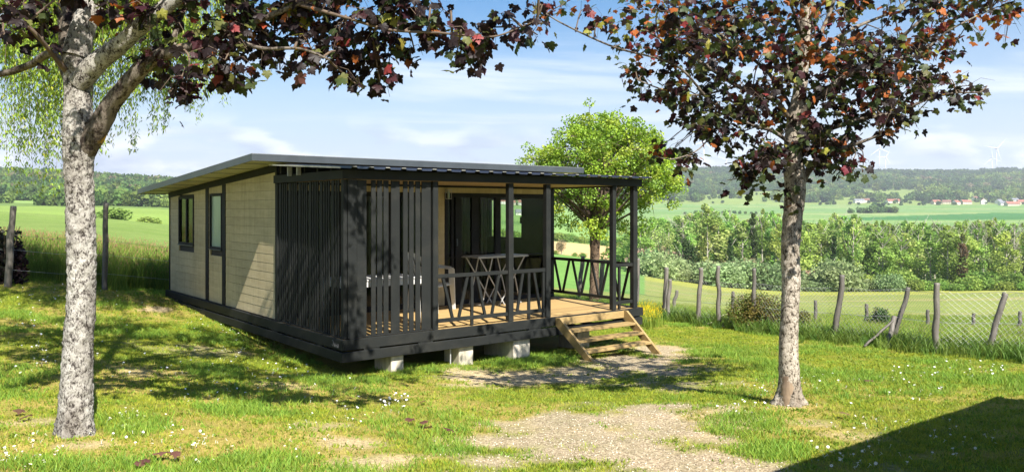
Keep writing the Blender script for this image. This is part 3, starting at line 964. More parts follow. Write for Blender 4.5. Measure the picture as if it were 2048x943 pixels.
scatter('gravel', np.stack([X, Y, tz(X, Y) + 0.002], -1), st, rng.uniform(0, 6.28, len(X)), rng.uniform(0.003, 0.010, len(X)),
        'loose pale gravel on the worn parking patch and below the steps', 'gravel')

# daisies: the nearest ones single, the rest together
M['petal'] = simple('daisy_petal', (0.85, 0.85, 0.83), (0.8, 0.8, 0.8), 9, 0.6)
M['daisyeye'] = simple('daisy_eye', (0.75, 0.5, 0.04), None, 9, 0.7)
V = [(0, 0, -0.05), (0.0025, 0, -0.05), (0.0025, 0, 0), (0, 0, 0)]; Fq = []
k = 10
mb = MB()
mb.add([(0, -0.0008, -0.03), (0, 0.0008, -0.03), (0, 0.0015, 0), (0, -0.0015, 0)], [(0, 1, 2, 3)])
for i in range(k):
    a = 2 * PI * i / k; a2 = a + 0.5 * 2 * PI / k; r_ = 0.0115
    mb.add([(0, 0, 0), (r_ * math.cos(a), r_ * math.sin(a), 0.002), (r_ * 1.05 * math.cos(a2), r_ * 1.05 * math.sin(a2), 0.003), (r_ * .5 * math.cos(a2 + .3), r_ * .5 * math.sin(a2 + .3), 0.001)], [(0, 1, 2, 3)])
daisy_me = mb.mesh('daisy', M['petal'])
mb.v, mb.f = [], []
for i in range(6):
    a, a2 = 2 * PI * i / 6, 2 * PI * (i + 1) / 6
    mb.add([(0, 0, 0.006), (0.0045 * math.cos(a), 0.0045 * math.sin(a), 0.003), (0.0045 * math.cos(a2), 0.0045 * math.sin(a2), 0.003)], [(0, 1, 2)])
daisy_me.materials.append(M['daisyeye'])
me2 = mb.mesh('eye', M['daisyeye'])
DP = []
for (px, y, rx, ry, n) in [(620, 700, 190, 75, 170), (480, 640, 110, 35, 70), (260, 860, 90, 40, 34), (380, 900, 90, 35, 34), (60, 905, 80, 40, 40), (150, 620, 160, 60, 60), (620, 880, 60, 50, 12),
                           (790, 810, 35, 22, 26), (700, 820, 120, 40, 26), (1650, 780, 240, 40, 60), (1800, 880, 200, 50, 60), (1480, 820, 70, 15, 20), (1900, 740, 120, 20, 40), (400, 750, 200, 60, 60), (1720, 925, 100, 20, 26), (100, 700, 110, 60, 50), (660, 690, 100, 40, 60)]:
    for _ in range(n):
        a = random.uniform(0, 6.28); q = math.sqrt(random.random())
        g = gpx(px + rx * q * math.cos(a), min(941, y + ry * q * math.sin(a)), dmax=40)
        tt, ss = cab_ts(g.x, g.y)
        if (0 < tt < 5.8 and 0 < ss < 8.5): continue
        DP.append(g)
DP.sort(key=lambda g: g.y)
for i, g in enumerate(DP[:240]):
    o = obj('daisy', daisy_me, None, (g.x, g.y, g.z + random.uniform(0.025, 0.045)), (random.uniform(-0.2, 0.9), random.uniform(-0.4, 0.4), random.uniform(0, 6)), [random.uniform(0.6, 1.0)] * 3)
    tag(o, 'small white daisy open in the sunlit lawn grass', 'daisy', 'daisies scattered over the lawn')
    e = obj('eye', me2, o)
rest = np.array([(g.x, g.y, g.z + random.uniform(0.025, 0.045)) for g in DP[240:]])
scatter('daisy_drift', rest, [proto('daisy', daisy_me)], rng.uniform(0, 6.28, len(rest)), rng.uniform(0.8, 1.3, len(rest)),
        'drift of tiny white daisies further off in the lawn', 'daisies', tilt=rng.uniform(-0.2, 0.6, (len(rest), 2)))

# ------------------------------------------------------------------ the cabin
ZB = -2.06                      # underside of the lower beam
FL = -1.763                     # top of the deck
W_, L_, TER = 5.80, 8.56, 2.42  # front width, whole length, depth of the terrace
cabin = empty('cabin', (C0.x, C0.y, ZB), FA, 'beige boarded holiday cabin with charcoal slatted terrace and flat overhanging roof', 'cabin')
_boxes = {}


def bx(name, parent, mat, t, s, z, c=0.003):
    """box part in cabin axes (t along the front, s towards the rear, z as seen from eye height); alike pieces share a mesh"""
    d = (round(t[1] - t[0], 4), round(s[1] - s[0], 4), round(z[1] - z[0], 4))
    key = (d, mat.name, c, name)
    if key not in _boxes:
        _boxes[key] = MB().box((-d[0] / 2, -d[1] / 2, -d[2] / 2), (d[0] / 2, d[1] / 2, d[2] / 2), c).mesh(name, mat)
    return obj(name, _boxes[key], parent, ((t[0] + t[1]) / 2, (s[0] + s[1]) / 2, (z[0] + z[1]) / 2 - ZB))


def bxm(mb, t, s, z, c=0.0):
    mb.box((t[0], s[0], z[0] - ZB), (t[1], s[1], z[1] - ZB), c); return mb


def tpx(px, s=0.0):
    """how far along the front (at depth s) a bearing falls"""
    u = (px - CX) / F_PX
    return (2.27 + 0.617 * s + (10.8 + 0.787 * s) * u) / (0.787 - 0.617 * u)


def spx(px, t=0.0):
    u = (px - CX) / F_PX
    return (-2.27 + 0.787 * t - u * (10.8 + 0.617 * t)) / (0.617 + 0.787 * u)


def zpx(px, y, t, s):
    D = 10.8 + 0.617 * t + 0.787 * s
    return -(y - HOR) / F_PX * D


# base beams
base = MB()
b1 = bx('base_beam', cabin, M['beam'], (0.0, W_), (-0.045, 0.0), (-1.905, FL + 0.002), 0.004)
b2 = bx('base_beam', cabin, M['beam'], (-0.012, W_ + 0.012), (-0.060, 0.0), (ZB, -1.927), 0.004)
b3 = bx('base_beam', cabin, M['beam'], (-0.045, 0.0), (-0.045, L_), (-1.905, FL + 0.002), 0.004)
b4 = bx('base_beam', cabin, M['beam'], (-0.060, -0.012), (-0.060, L_), (ZB, -1.927), 0.004)
b5 = bx('base_beam', cabin, M['beam'], (W_, W_ + 0.045), (-0.045, L_), (-1.905, FL + 0.002), 0.004)
b6 = bx('base_beam', cabin, M['beam'], (W_ + 0.012, W_ + 0.06), (0.0, L_), (ZB, -1.927), 0.004)
for t0 in (0.28, 1.15, 2.35, 3.2):
    bx('beam_packer', cabin, M['beam'], (t0, t0 + 0.24), (-0.040, -0.002), (-1.9265, -1.9055), 0)
for s0 in (0.6, 2.2, 4.0, 5.8, 7.4):
    bx('beam_packer', cabin, M['beam'], (-0.040, -0.013), (s0, s0 + 0.22), (-1.9265, -1.9055), 0)
# chassis under the floor
ch = MB()
for s0 in (0.55, 2.6, 4.8, 7.0): bxm(ch, (0.05, W_ - 0.05), (s0, s0 + 0.09), (-2.02, -1.84))
for t0 in (0.7, W_ - 0.8): bxm(ch, (t0, t0 + 0.1), (0.02, L_ - 0.05), (-2.055, -2.021))
ch.build('chassis', M['black'], cabin)
# maker's relief on the left beam near the corner: a big looped C and small raised letters
lg = MB()
cur = []
for i in range(26):
    a = math.radians(40 + i * 11.5)
    cur.append((-0.0475, 0.235 - 0.026 * math.cos(a) * -1 - 0.0, -1.828 - ZB + 0.036 * math.sin(a)))
lg.tube(cur, 0.0045, 5)
lg.tube([(-0.0475, 0.225, -1.835 - ZB), (-0.0475, 0.215, -1.822 - ZB), (-0.0475, 0.205, -1.84 - ZB)], 0.004, 5)
for k, h in enumerate((0.028, 0.05, 0.03, 0.04, 0.028, 0.05)):
    s0 = 0.195 - k * 0.024
    lg.tube([(-0.0475, s0, -1.872 - ZB), (-0.0475, s0 - 0.003, -1.872 + h - ZB), (-0.0475, s0 - 0.012, -1.872 + h * .8 - ZB), (-0.0475, s0 - 0.013, -1.872 - ZB)], 0.003, 4)
plate = bx('name_plate', cabin, M['beam'], (-0.0485, -0.0452), (0.03, 0.275), (-1.893, -1.775), 0.001)
lgm = simple('worn_raised_paint', (0.15, 0.15, 0.145), (0.08, 0.08, 0.08), 30, 0.5)
lg2 = lg.build('raised_lettering', lgm, plate)
lg2.location = (-plate.location[0] - 0.004, -plate.location[1], -plate.location[2])

# deck
deck = bx('deck', cabin, M['black'], (0.002, W_ - 0.002), (0.002, TER - 0.02), (-1.80, -1.792), 0)
nb = 20
for i in range(nb):
    s0 = 0.004 + i * (TER - 0.03) / nb
    o = bx('deck_board', deck, M['deck'], (0.004, W_ - 0.004), (s0, s0 + (TER - 0.03) / nb - 0.006), (-1.791, -1.766), 0.002)
    o.location = (o.location[0] - deck.location[0], o.location[1] - deck.location[1], o.location[2] - deck.location[2])

# posts
PZ = (-1.7605, 0.405)


def post(name, t0, t1, s0=-0.0, d=0.09, z=PZ):
    return bx(name, cabin, M['dark'], (t0, t1), (s0, s0 + d), z, 0.004)


post('porch_post', tpx(696), tpx(714))
pE = post('porch_post', tpx(866.5), tpx(866.5) + 0.09)
tm = tpx(1018); post('porch_post', tm, tm + 0.095)
tn = tpx(1093); post('porch_post', tn, tn + 0.095)
tq = tpx(1226); post('porch_post', tq, tq + 0.085)
post('porch_post', W_ - 0.155, W_ - 0.05, 0.0, 0.095)
post('porch_post', W_ - 0.10, W_ - 0.01, TER - 0.10, 0.09)

# slatted screens
scr = bx('slat_screen', cabin, M['dark'], (tpx(714) + 0.004, tpx(866.5) - 0.004), (0.012, 0.045), (-1.7605, -1.742), 0.002)


def sub(par, name, mat, t, s, z, c=0.003):
    o = bx(name, par, mat, t, s, z, c)
    o.location = tuple(o.location[i] - par.location[i] for i in range(3)); return o


for (a, b_) in ((715.2, 734.6), (744, 753), (755.8, 766), (768.7, 778.6), (783.6, 801), (808, 817), (820, 829), (832.6, 842), (845, 863)):
    sub(scr, 'slat', M['dark'], (tpx(a), tpx(b_)), (0.018, 0.036), (-1.7415, 0.402), 0.003)
scl2 = bx('slat_screen', cabin, M['dark'], (0.010, 0.040), (0.10, TER - 0.09), (-1.7605, -1.742), 0.002)
sub(scl2, 'screen_rail', M['dark'], (0.036, 0.06), (0.10, TER - 0.09), (-0.72, -0.65), 0.003)
pat = [0.085, 0.042, 0.042, 0.042]
s0 = TER - 0.115; k = 0
while s0 > 0.17:
    w = pat[k % 4]; gap = 0.056 if k % 4 == 3 else (0.040 if k % 4 == 0 else 0.034)
    sub(scl2, 'slat', M['dark'], (0.016, 0.034), (s0 - w, s0), (-1.7415, 0.402), 0.003)
    s0 -= w + gap; k += 1
bx('porch_post', cabin, M['dark'], (0.006, 0.09), (TER - 0.088, TER - 0.006), PZ, 0.004)
bx('corner_post', cabin, M['dark'], (0.004, 0.06), (0.022, 0.098), (-1.7605, 0.402), 0.003)

# header beams
bx('header_beam', cabin, M['beam'], (-0.035, W_ + 0.03), (-0.035, 0.010), (0.408, 0.535), 0.004)
bx('header_beam', cabin, M['beam'], (-0.030, 0.012), (0.012, TER - 0.005), (0.408, 0.532), 0.004)
bx('header_beam', cabin, M['beam'], (W_ - 0.012, W_ + 0.028), (0.012, TER - 0.005), (0.408, 0.532), 0.004)
for i in range(5):
    s0 = 0.42 + i * 0.45
    z0 = 0.545 + (s0 / 2.2) * 0.13
    bx('rafter', cabin, M['dark'], (0.02, W_ - 0.02), (s0, s0 + 0.045), (z0 - 0.12, z0 - 0.006), 0.003)
ply = MB()
ply.prism([(0.06, 0.435), (TER - 0.03, 0.435), (TER - 0.03, 0.447), (0.06, 0.447)], 0, 0.03, W_ - 0.03)
ply.v = [(a, b_, c_ - ZB) for a, b_, c_ in ply.v]
# (a thin pale ceiling under the porch roof, resting on the headers)
ply.build('porch_ceiling', M['ceil'], cabin)

# corrugated porch sheet
sh = MB(); prof = []; tt = -0.15; per = 0.252
while tt < W_ + 0.10:
    prof += [(tt, 0.0), (tt + 0.150, 0.0), (tt + 0.172, 0.030), (tt + 0.230, 0.030)]
    tt += per
prof.append((tt, 0.0))
prof = [p for p in prof if p[0] <= W_ + 0.16]
sA, sB, zA, zB2 = -0.21, 2.22, 0.541, 0.676
vs = []
for (a, h) in prof:
    for (s_v, z_v) in ((sA, zA), (sB, zB2)):
        vs += [(a, s_v, z_v + h - ZB), (a, s_v, z_v + h + 0.004 - ZB)]
fs = []
for i in range(len(prof) - 1):
    q = 4 * i; r_ = q + 4
    fs += [(q + 1, r_ + 1, r_ + 3, q + 3), (q, q + 2, r_ + 2, r_), (q, r_, r_ + 1, q + 1), (q + 2, q + 3, r_ + 3, r_ + 2)]
fs += [(0, 1, 3, 2)]; q = 4 * (len(prof) - 1); fs += [(q, q + 2, q + 3, q + 1)]
porch = MB().add(vs, fs).build('porch_roof', M['sheet'], cabin)
ed = MB()
ed.bar((-0.165, sA, zA + 0.008 - ZB), (-0.165, sB, zB2 + 0.012 - ZB), 0.03, 0.022)
ed.build('sheet_edge', M['sheetedge'], porch)
ed = MB(); tt = -0.15
while tt < W_:
    ed.box((tt + 0.168, sA - 0.006, zA + 0.024 - ZB), (tt + 0.234, sA - 0.002, zA + 0.031 - ZB)); tt += per
obj('rib_cap', ed.mesh('rib_cap', M['sheetedge']), porch)
for s0 in (1.32, 1.66):
    z0 = 0.541 + (s0 + 0.075) / 2.295 * 0.131
    bx('roof_bracket', cabin, M['sheetedge'], (-0.10, -0.04), (s0, s0 + 0.035), (0.50, z0 - 0.002), 0.002)

# ---- the room
sill = FL


def roof_u(s): return 0.745 - (s - 2.01) * (0.405 / 6.95)      # underside of the main roof


WL = 0.052         # left wall outer face
wall_back = MB()
# left wall: a backing panel with openings for the two windows, boards on top
w1 = (spx(384, -0.0), spx(354, 0.0)); w2 = (spx(440), spx(416))
z1 = (zpx(368, 489, 0, (w1[0] + w1[1]) / 2), zpx(368, 393, 0, (w1[0] + w1[1]) / 2))
z2 = (zpx(428, 498, 0, (w2[0] + w2[1]) / 2), zpx(428, 387, 0, (w2[0] + w2[1]) / 2))
holes = [(w1[0], w1[1], z1[0], z1[1]), (w2[0], w2[1], z2[0], z2[1])]


def panel_with_holes(mb, s0, s1, z0, topf, hs, x0, x1):
    cuts = sorted([s0, s1] + [v for h in hs for v in h[:2]])
    for a, b_ in zip(cuts[:-1], cuts[1:]):
        if b_ - a < 1e-4: continue
        h = [h for h in hs if h[0] <= a + 1e-5 and h[1] >= b_ - 1e-5]
        if h:
            mb.prism([(a, z0 - ZB), (b_, z0 - ZB), (b_, h[0][2] - ZB), (a, h[0][2] - ZB)], 0, x0, x1)
            mb.prism([(a, h[0][3] - ZB), (b_, h[0][3] - ZB), (b_, topf(b_) - ZB), (a, topf(a) - ZB)], 0, x0, x1)
        else:
            mb.prism([(a, z0 - ZB), (b_, z0 - ZB), (b_, topf(b_) - ZB), (a, topf(a) - ZB)], 0, x0, x1)


pb = MB(); panel_with_holes(pb, TER, L_, sill + 0.004, lambda s: roof_u(s) - 0.003, holes, WL + 0.014, WL + 0.10)
side = pb.build('side_wall', M['inner'], cabin)
# battens (pixels 407-413 and 440-447), corner posts
bat = [(spx(413.5), spx(407.5)), (spx(447), spx(440.5))]
TRIM = 0.115


def trim_top(s): return roof_u(s) - TRIM


for (a, b_) in bat + [(TER + 0.004, TER + 0.075), (L_ - 0.07, L_)]:
    m_ = MB(); m_.prism([(a, sill + 0.004 - ZB), (b_, sill + 0.004 - ZB), (b_, trim_top(b_) - ZB), (a, trim_top(a) - ZB)], 0, WL - 0.022, WL + 0.013)
    m_.build('batten', M['black'], side)
m_ = MB(); m_.prism([(TER, trim_top(TER) - ZB), (L_ + 0.02, trim_top(L_ + 0.02) - ZB), (L_ + 0.02, roof_u(L_ + .02) - 0.003 - ZB), (TER, roof_u(TER) - 0.003 - ZB)], 0, WL - 0.030, WL + 0.013)
m_.build('eaves_trim', M['black'], side)
# siding boards: three bays
edges = [TER + 0.075, bat[1][0], bat[1][1], bat[0][0], bat[0][1], L_ - 0.07]
bays = [(edges[0], edges[1]), (edges[2], edges[3]), (edges[4], edges[5])]
BH = 0.147


def board(a, b_, z0, z1, t_out, t_in, cut, parent, name='siding_board', axis=0):
    """lapped board: proud at its foot, tucked in at its top; top end follows the roof slope"""
    za, zb = min(z1, cut(a)), min(z1, cut(b_))
    if za - z0 < 0.01 and zb - z0 < 0.01: return
    za = max(za, z0 + 0.003); zb = max(zb, z0 + 0.003)
    o1 = t_out; o2 = t_out + (0.002 if t_in > t_out else -0.002)
    vs = []
    for (s_v, zt) in ((a, za), (b_, zb)):
        vs += [(o1, s_v, z0), (o1, s_v, z0 + 0.012), (o2, s_v, zt), (t_in, s_v, zt), (t_in, s_v, z0)]
    vs = [(x, s_, z_ - ZB) if axis == 0 else (s_, x, z_ - ZB) for (x, s_, z_) in vs]
    fs = [(0, 1, 2, 3, 4)[::-1], (5, 6, 7, 8, 9)] + [(i, (i + 1) % 5, 5 + (i + 1) % 5, 5 + i) for i in range(5)]
    if axis == 1: fs = [f[::-1] for f in fs]
    cx_ = Vector(vs[0]); vs = [tuple(Vector(v) - cx_) for v in vs]
    return MB().add(vs, fs).build(name, M['siding'], parent, loc=cx_)


for (a, b_) in bays:
    z0 = sill + 0.006
    while z0 < 0.66:
        z1 = z0 + BH
        segs = [(a + 0.001, b_ - 0.001)]
        for h in holes:
            if h[2] < z1 - 0.001 and h[3] > z0 + 0.001:
                ns = []
                for (u, v) in segs:
                    if h[0] > u and h[1] < v: ns += [(u, h[0]), (h[1], v)]
                    else: ns.append((u, v))
                segs = ns
                if h[3] < z1 and h[2] < z0: pass
        for (u, v) in segs:
            board(u, v, z0, z1 - 0.0035, WL - 0.012, WL + 0.013, trim_top, side)
        z0 += BH


def casement(par, a, b_, z0, z1, mull, glassmat, name='window'):
    w = MB(); x0, x1 = WL - 0.028, WL + 0.05; f_ = 0.045
    zz0, zz1 = z0 - ZB, z1 - ZB
    w.box((x0, a, zz0), (x1, b_, zz0 + f_)); w.box((x0, a, zz1 - f_), (x1, b_, zz1))
    w.box((x0, a, zz0 + f_), (x1, a + f_, zz1 - f_)); w.box((x0, b_ - f_, zz0 + f_), (x1, b_, zz1 - f_))
    for mpos in mull:
        w.box((x0 + 0.01, mpos - 0.03, zz0 + f_), (x1 - .01, mpos + 0.03, zz1 - f_))
    w_ = w.build(name, M['black'], cabin)
    g = MB(); g.box((WL + 0.005, a + f_ + .001, zz0 + f_ + .001), (WL + 0.011, b_ - f_ - .001, zz1 - f_ - .001))
    g.build('pane', glassmat, w_)
    s_ = MB(); s_.box((x0 - 0.02, a - 0.01, zz0 - 0.018), (x0 + 0.025, b_ + 0.01, zz0 - 0.002)); s_.build('sill', M['alu'], w_)
    return w_


win1 = casement(cabin, w1[0], w1[1], z1 := holes[0][2], holes[0][3], [(w1[0] + w1[1]) / 2], M['glassdark'])
cu = MB(); cu.box((WL + 0.07, w1[0] + 0.02, holes[0][2] + 0.03 - ZB), (WL + 0.085, w1[0] + 0.35, holes[0][3] - 0.02 - ZB)); cu.build('blind', M['inner'], win1)
win2 = casement(cabin, w2[0], w2[1], holes[1][2], holes[1][3], [], M['frost'])

# other walls of the room
rooms = MB()
# right wall with its window (s 3.24 .. 4.35)
RH = [(3.24, 4.45, -0.64, 0.235)]
rw = MB(); panel_with_holes(rw, TER, L_, sill + .004, lambda s: roof_u(s) - 0.003, RH, W_ - 0.10, W_ - 0.02)
rwo = rw.build('side_wall', M['inner'], cabin)
z0 = sill + 0.006
while z0 < 0.66:
    segs = [(TER + 0.01, L_ - 0.01)]
    if RH[0][2] < z0 + BH and RH[0][3] > z0: segs = [(TER + 0.01, RH[0][0]), (RH[0][1], L_ - .01)]
    for (u, v) in segs:
        o = board(u, v, z0, z0 + BH - 0.001, W_ + 0.002, W_ - 0.0195, trim_top, rwo)
    z0 += BH
rf = MB()
for (a, b_, c_, d_) in ((3.24, 4.45, -0.64, -0.60), (3.24, 4.45, 0.195, 0.235), (3.24, 3.285, -0.60, 0.195), (4.405, 4.45, -0.60, 0.195)):
    bxm(rf, (W_ - 0.09, W_ - 0.03), (a, b_), (c_, d_))
rwin = rf.build('window', M['black'], cabin)
g = MB(); bxm(g, (W_ - 0.062, W_ - 0.056), (3.29, 4.40), (-0.595, 0.19)); g.build('pane', M['glass'], rwin)
h_ = MB(); bxm(h_, (W_ - 0.125, W_ - 0.095), (3.25, 3.29), (-0.30, -0.16)); h_.build('window_handle', M['black'], rwin)
bk = MB(); bxm(bk, (WL + 0.10, W_ - 0.10), (L_ - 0.09, L_ - 0.01), (sill, roof_u(L_) - 0.003)); bk.build('rear_wall', M['siding'], cabin)
fl = MB(); bxm(fl, (WL + 0.02, W_ - 0.05), (TER + 0.01, L_ - 0.02), (-1.80, -1.765)); fl.build('room_floor', M['floorin'], cabin)
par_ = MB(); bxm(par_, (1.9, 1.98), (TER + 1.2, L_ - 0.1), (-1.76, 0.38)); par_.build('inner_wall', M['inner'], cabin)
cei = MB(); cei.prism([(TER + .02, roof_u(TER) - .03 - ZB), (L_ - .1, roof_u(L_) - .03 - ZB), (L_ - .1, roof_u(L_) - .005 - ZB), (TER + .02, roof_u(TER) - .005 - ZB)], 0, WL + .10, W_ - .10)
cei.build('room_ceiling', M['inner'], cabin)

# front wall of the room: beige stretch, then the glazed doors and window
tD0, tD1 = tpx(889, TER), tpx(1098, TER)
zT = zpx(960, 387, tpx(960, TER), TER)
tG0, tG1 = WL + 0.12, tpx(866, TER)
gf = MB(); sG = (TER - 0.010, TER + 0.075)
bxm(gf, (tG0, tG1), sG, (zT - 0.07, zT)); bxm(gf, (tG0, tG1), sG, (sill + .003, sill + 0.09))
for x_ in (tG0, tG0 + (tG1 - tG0) / 3, tG0 + (tG1 - tG0) * 2 / 3, tG1 - 0.07): bxm(gf, (x_, x_ + 0.07), sG, (sill + 0.09, zT - 0.07))
gfo = gf.build('glazed_front', M['black'], cabin)
for k in range(3):
    x_ = tG0 + (tG1 - tG0) * k / 3
    g = MB(); bxm(g, (x_ + .072, (tG0 + (tG1 - tG0) * (k + 1) / 3 - .002) if k < 2 else tG1 - .072), (TER + 0.025, TER + 0.031), (sill + 0.092, zT - 0.072)); g.build('pane', M['glass'], gfo)
fw = MB()
bxm(fw, (WL + 0.02, tG0), (TER + 0.02, TER + 0.09), (sill + .004, 0.40)); bxm(fw, (tG1, tD0), (TER + 0.02, TER + 0.09), (sill + .004, 0.40)); bxm(fw, (tG0, tG1), (TER + 0.02, TER + 0.09), (zT + .001, 0.40))
bxm(fw, (tD0, W_ - 0.02), (TER + 0.02, TER + 0.09), (zT, 0.40))
if tD1 < W_ - 0.03: bxm(fw, (tD1, W_ - 0.02), (TER + 0.02, TER + 0.09), (sill + .004, zT))
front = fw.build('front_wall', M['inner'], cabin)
up = MB(); bxm(up, (WL + 0.02, W_ - 0.02), (TER + 0.01, TER + 0.07), (0.402, roof_u(TER) - 0.004)); up.build('upper_front', M['black'], cabin)
z0 = sill + 0.006
while z0 < 0.39:
    for (u, v) in ((WL + 0.02, tG0), (tG1, tD0 - .002)) if z0 < zT - .02 else ((WL + 0.02, tD0 - .002),):
        board(u, v, max(z0, zT + .002) if (z0 < zT < z0 + BH and v - u > 2) else z0, min(z0 + BH - .001, 0.398), TER - 0.006, TER + 0.0195, lambda s: 0.398, front, axis=1)
    if z0 + BH > zT:
        board(tD0, W_ - 0.02, max(z0, zT + .002), min(z0 + BH - .001, 0.398), TER - 0.006, TER + 0.0195, lambda s: 0.398, front, axis=1)
    z0 += BH
# glazed leaves
sF = (TER - 0.012, TER + 0.075)
fr = MB()
bxm(fr, (tD0, tD1), sF, (zT - 0.075, zT)); bxm(fr, (tD0, tD1), sF, (sill + .003, sill + 0.07))
bxm(fr, (tD0, tD0 + 0.07), sF, (sill + 0.07, zT - 0.075)); bxm(fr, (tD1 - 0.07, tD1), sF, (sill + 0.07, zT - 0.075))
doorf = fr.build('glazed_front', M['black'], cabin)
stiles = [tpx(905, TER), tpx(917, TER), tpx(950.5, TER), tpx(996, TER)]
wd = [0.05, 0.13, 0.15, 0.13]
x_prev = tD0 + 0.07
for x_, w_ in zip(stiles, wd):
    st_ = MB(); bxm(st_, (x_ - w_ / 2, x_ + w_ / 2), (TER - 0.004, TER + 0.06), (sill + 0.071, zT - 0.076)); st_.build('stile', M['black'], doorf)
xs = [tD0 + 0.07] + [v for x_, w_ in zip(stiles, wd) for v in (x_ - w_ / 2, x_ + w_ / 2)] + [tD1 - 0.07]
for a, b_ in zip(xs[0::2], xs[1::2]):
    if b_ - a < 0.03: continue
    g = MB(); bxm(g, (a + .001, b_ - .001), (TER + 0.025, TER + 0.031), (sill + 0.072, zT - 0.077)); g.build('pane', M['glass'], doorf)
    rl_ = MB(); bxm(rl_, (a + .001, b_ - .001), (TER + 0.005, TER + 0.024), (-0.905, -0.885)); rl_.build('glazing_rail', M['black'], doorf)
hd = MB(); tx = tpx(911, TER); bxm(hd, (tx, tx + 0.02), (TER - 0.05, TER - 0.02), (-0.68, -0.55)); hd.build('door_handle', M['alu'], doorf)
# dark curtain inside, leaving the see-through bay free
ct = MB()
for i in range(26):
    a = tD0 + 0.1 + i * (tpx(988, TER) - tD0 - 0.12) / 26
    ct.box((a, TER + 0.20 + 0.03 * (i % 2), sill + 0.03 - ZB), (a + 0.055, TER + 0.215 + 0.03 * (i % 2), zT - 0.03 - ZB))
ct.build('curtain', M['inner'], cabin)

# main roof
OV = 0.52
rp = MB()
sf0, sf1 = 2.01, 8.96


def rz(s, k=0.0): return roof_u(s) + k - ZB


rp.prism([(sf0 + .02, rz(sf0 + .02)), (sf1 - .02, rz(sf1 - .02)), (sf1 - .02, rz(sf1 - .02, .088)), (sf0 + .02, rz(sf0 + .02, .088))], 0, -OV + .02, W_ + OV - .02)
roof = rp.build('roof', M['soffit'], cabin)
tp = MB(); tp.prism([(sf0, rz(sf0, .0885)), (sf1, rz(sf1, .0885)), (sf1, rz(sf1, .098)), (sf0, rz(sf0, .098))], 0, -OV, W_ + OV); tp.build('roof_skin', M['roof'], roof)
for (x0, x1) in ((-OV, -OV + .0195), (W_ + OV - .0195, W_ + OV)):
    f1 = MB(); f1.prism([(sf0, rz(sf0, -.012)), (sf1, rz(sf1, -.012)), (sf1, rz(sf1, .088)), (sf0, rz(sf0, .088))], 0, x0, x1); f1.build('fascia', M['alu'], roof)
for (s0, s1) in ((sf0, sf0 + .0195), (sf1 - .0195, sf1)):
    f1 = MB(); f1.box((-OV + .02, s0, rz(s0, -.012)), (W_ + OV - .02, s1, rz(s0, .087))); f1.build('fascia', M['alu'], roof)
for i in range(8):
    s0 = sf0 + 0.5 + i * 0.8
    jn = MB(); jn.prism([(s0, rz(s0, -.006)), (s0 + .012, rz(s0 + .012, -.006)), (s0 + .012, rz(s0 + .012, -.0005)), (s0, rz(s0, -.0005))], 0, -OV + .02, -0.01)
    jn.build('soffit_joint', M['alu'], roof)

# wall lantern
tl = tpx(897, TER - 0.08); ln = MB()
zl = zpx(897, 388, tl, TER - .08)
ln.box((tl - .045, TER - .13, zl + .07 - ZB), (tl + .045, TER - .03, zl + .085 - ZB)); ln.box((tl - .04, TER - .125, zl - .09 - ZB), (tl + .04, TER - .035, zl - .078 - ZB))
for a in (-.04, .034):
    for q in (-.125, -.041): ln.box((tl + a, TER + q, zl - .078 - ZB), (tl + a + .006, TER + q + .006, zl + .07 - ZB))
ln.box((tl - .015, TER - .031, zl + .02 - ZB), (tl + .015, TER - .012, zl + .05 - ZB))
lamp = ln.build('wall_lantern', M['tabmetal'], cabin)
g = MB(); g.tube([(tl, TER - .08, zl - .07 - ZB), (tl, TER - .08, zl + .055 - ZB)], .022, 8); g.build('lamp_glass', M['frost'], lamp)

# railings
RT = FL + 0.775; RB = FL + 0.12


def railing(ta, tb, verts, diags, sdir=False, s_at=0.02):
    """top and bottom rail between two posts, sloping balusters between"""
    r_ = empty('railing', (0, 0, 0)); r_.parent = cabin

    def put(name, p, q, w, h):
        f = (lambda v: (s_at, v[0], v[1] - ZB)) if sdir else (lambda v: (v[0], s_at, v[1] - ZB))
        MB().bar(f(p), f(q), w, h, up=((1, 0, 0) if sdir else (0, 1, 0)), c=0.002).build(name, M['dark'], r_)
    put('rail', (ta, RT), (tb, RT), 0.055, 0.05)
    put('rail', (ta, RB), (tb, RB), 0.055, 0.045)
    for v in verts: put('baluster', (v, FL + .003), (v, RT - .028), 0.045, 0.035)
    for (a, b_) in diags: put('baluster', (a, RT - .028), (b_, RB + .028), 0.045, 0.030)
    return r_


e = tpx(866.5) + 0.092
railing(e, tm - .002, [tpx(947)], [(tpx(889), tpx(908)), (tpx(938), tpx(921)), (tpx(957), tpx(973)), (tpx(1001), tpx(987))], s_at=0.045)
railing(tm + .097, tn - .002, [tpx(1061), tpx(1090)], [(tpx(1049), tpx(1038)), (tpx(1071), tpx(1083))], s_at=0.045)
railing(tq + .087, W_ - 0.157, [tq + 0.20], [], s_at=0.045)
dg = []
sw = TER - 0.10; n_ = 4
for i in range(n_):
    a = 0.16 + i * (sw - 0.16) / n_; wd_ = (sw - 0.16) / n_
    dg += [(a + 0.04, a + wd_ / 2 - 0.05), (a + wd_ - 0.06, a + wd_ / 2 + 0.03)]
railing(0.097, sw - .002, [], dg, sdir=True, s_at=W_ - 0.055)

# ---- things on the terrace
def cw(t, s, z):
    """cabin axes -> world"""
    return Vector((C0.x + t * FX - s * FY, C0.y + t * FY + s * FX, z))


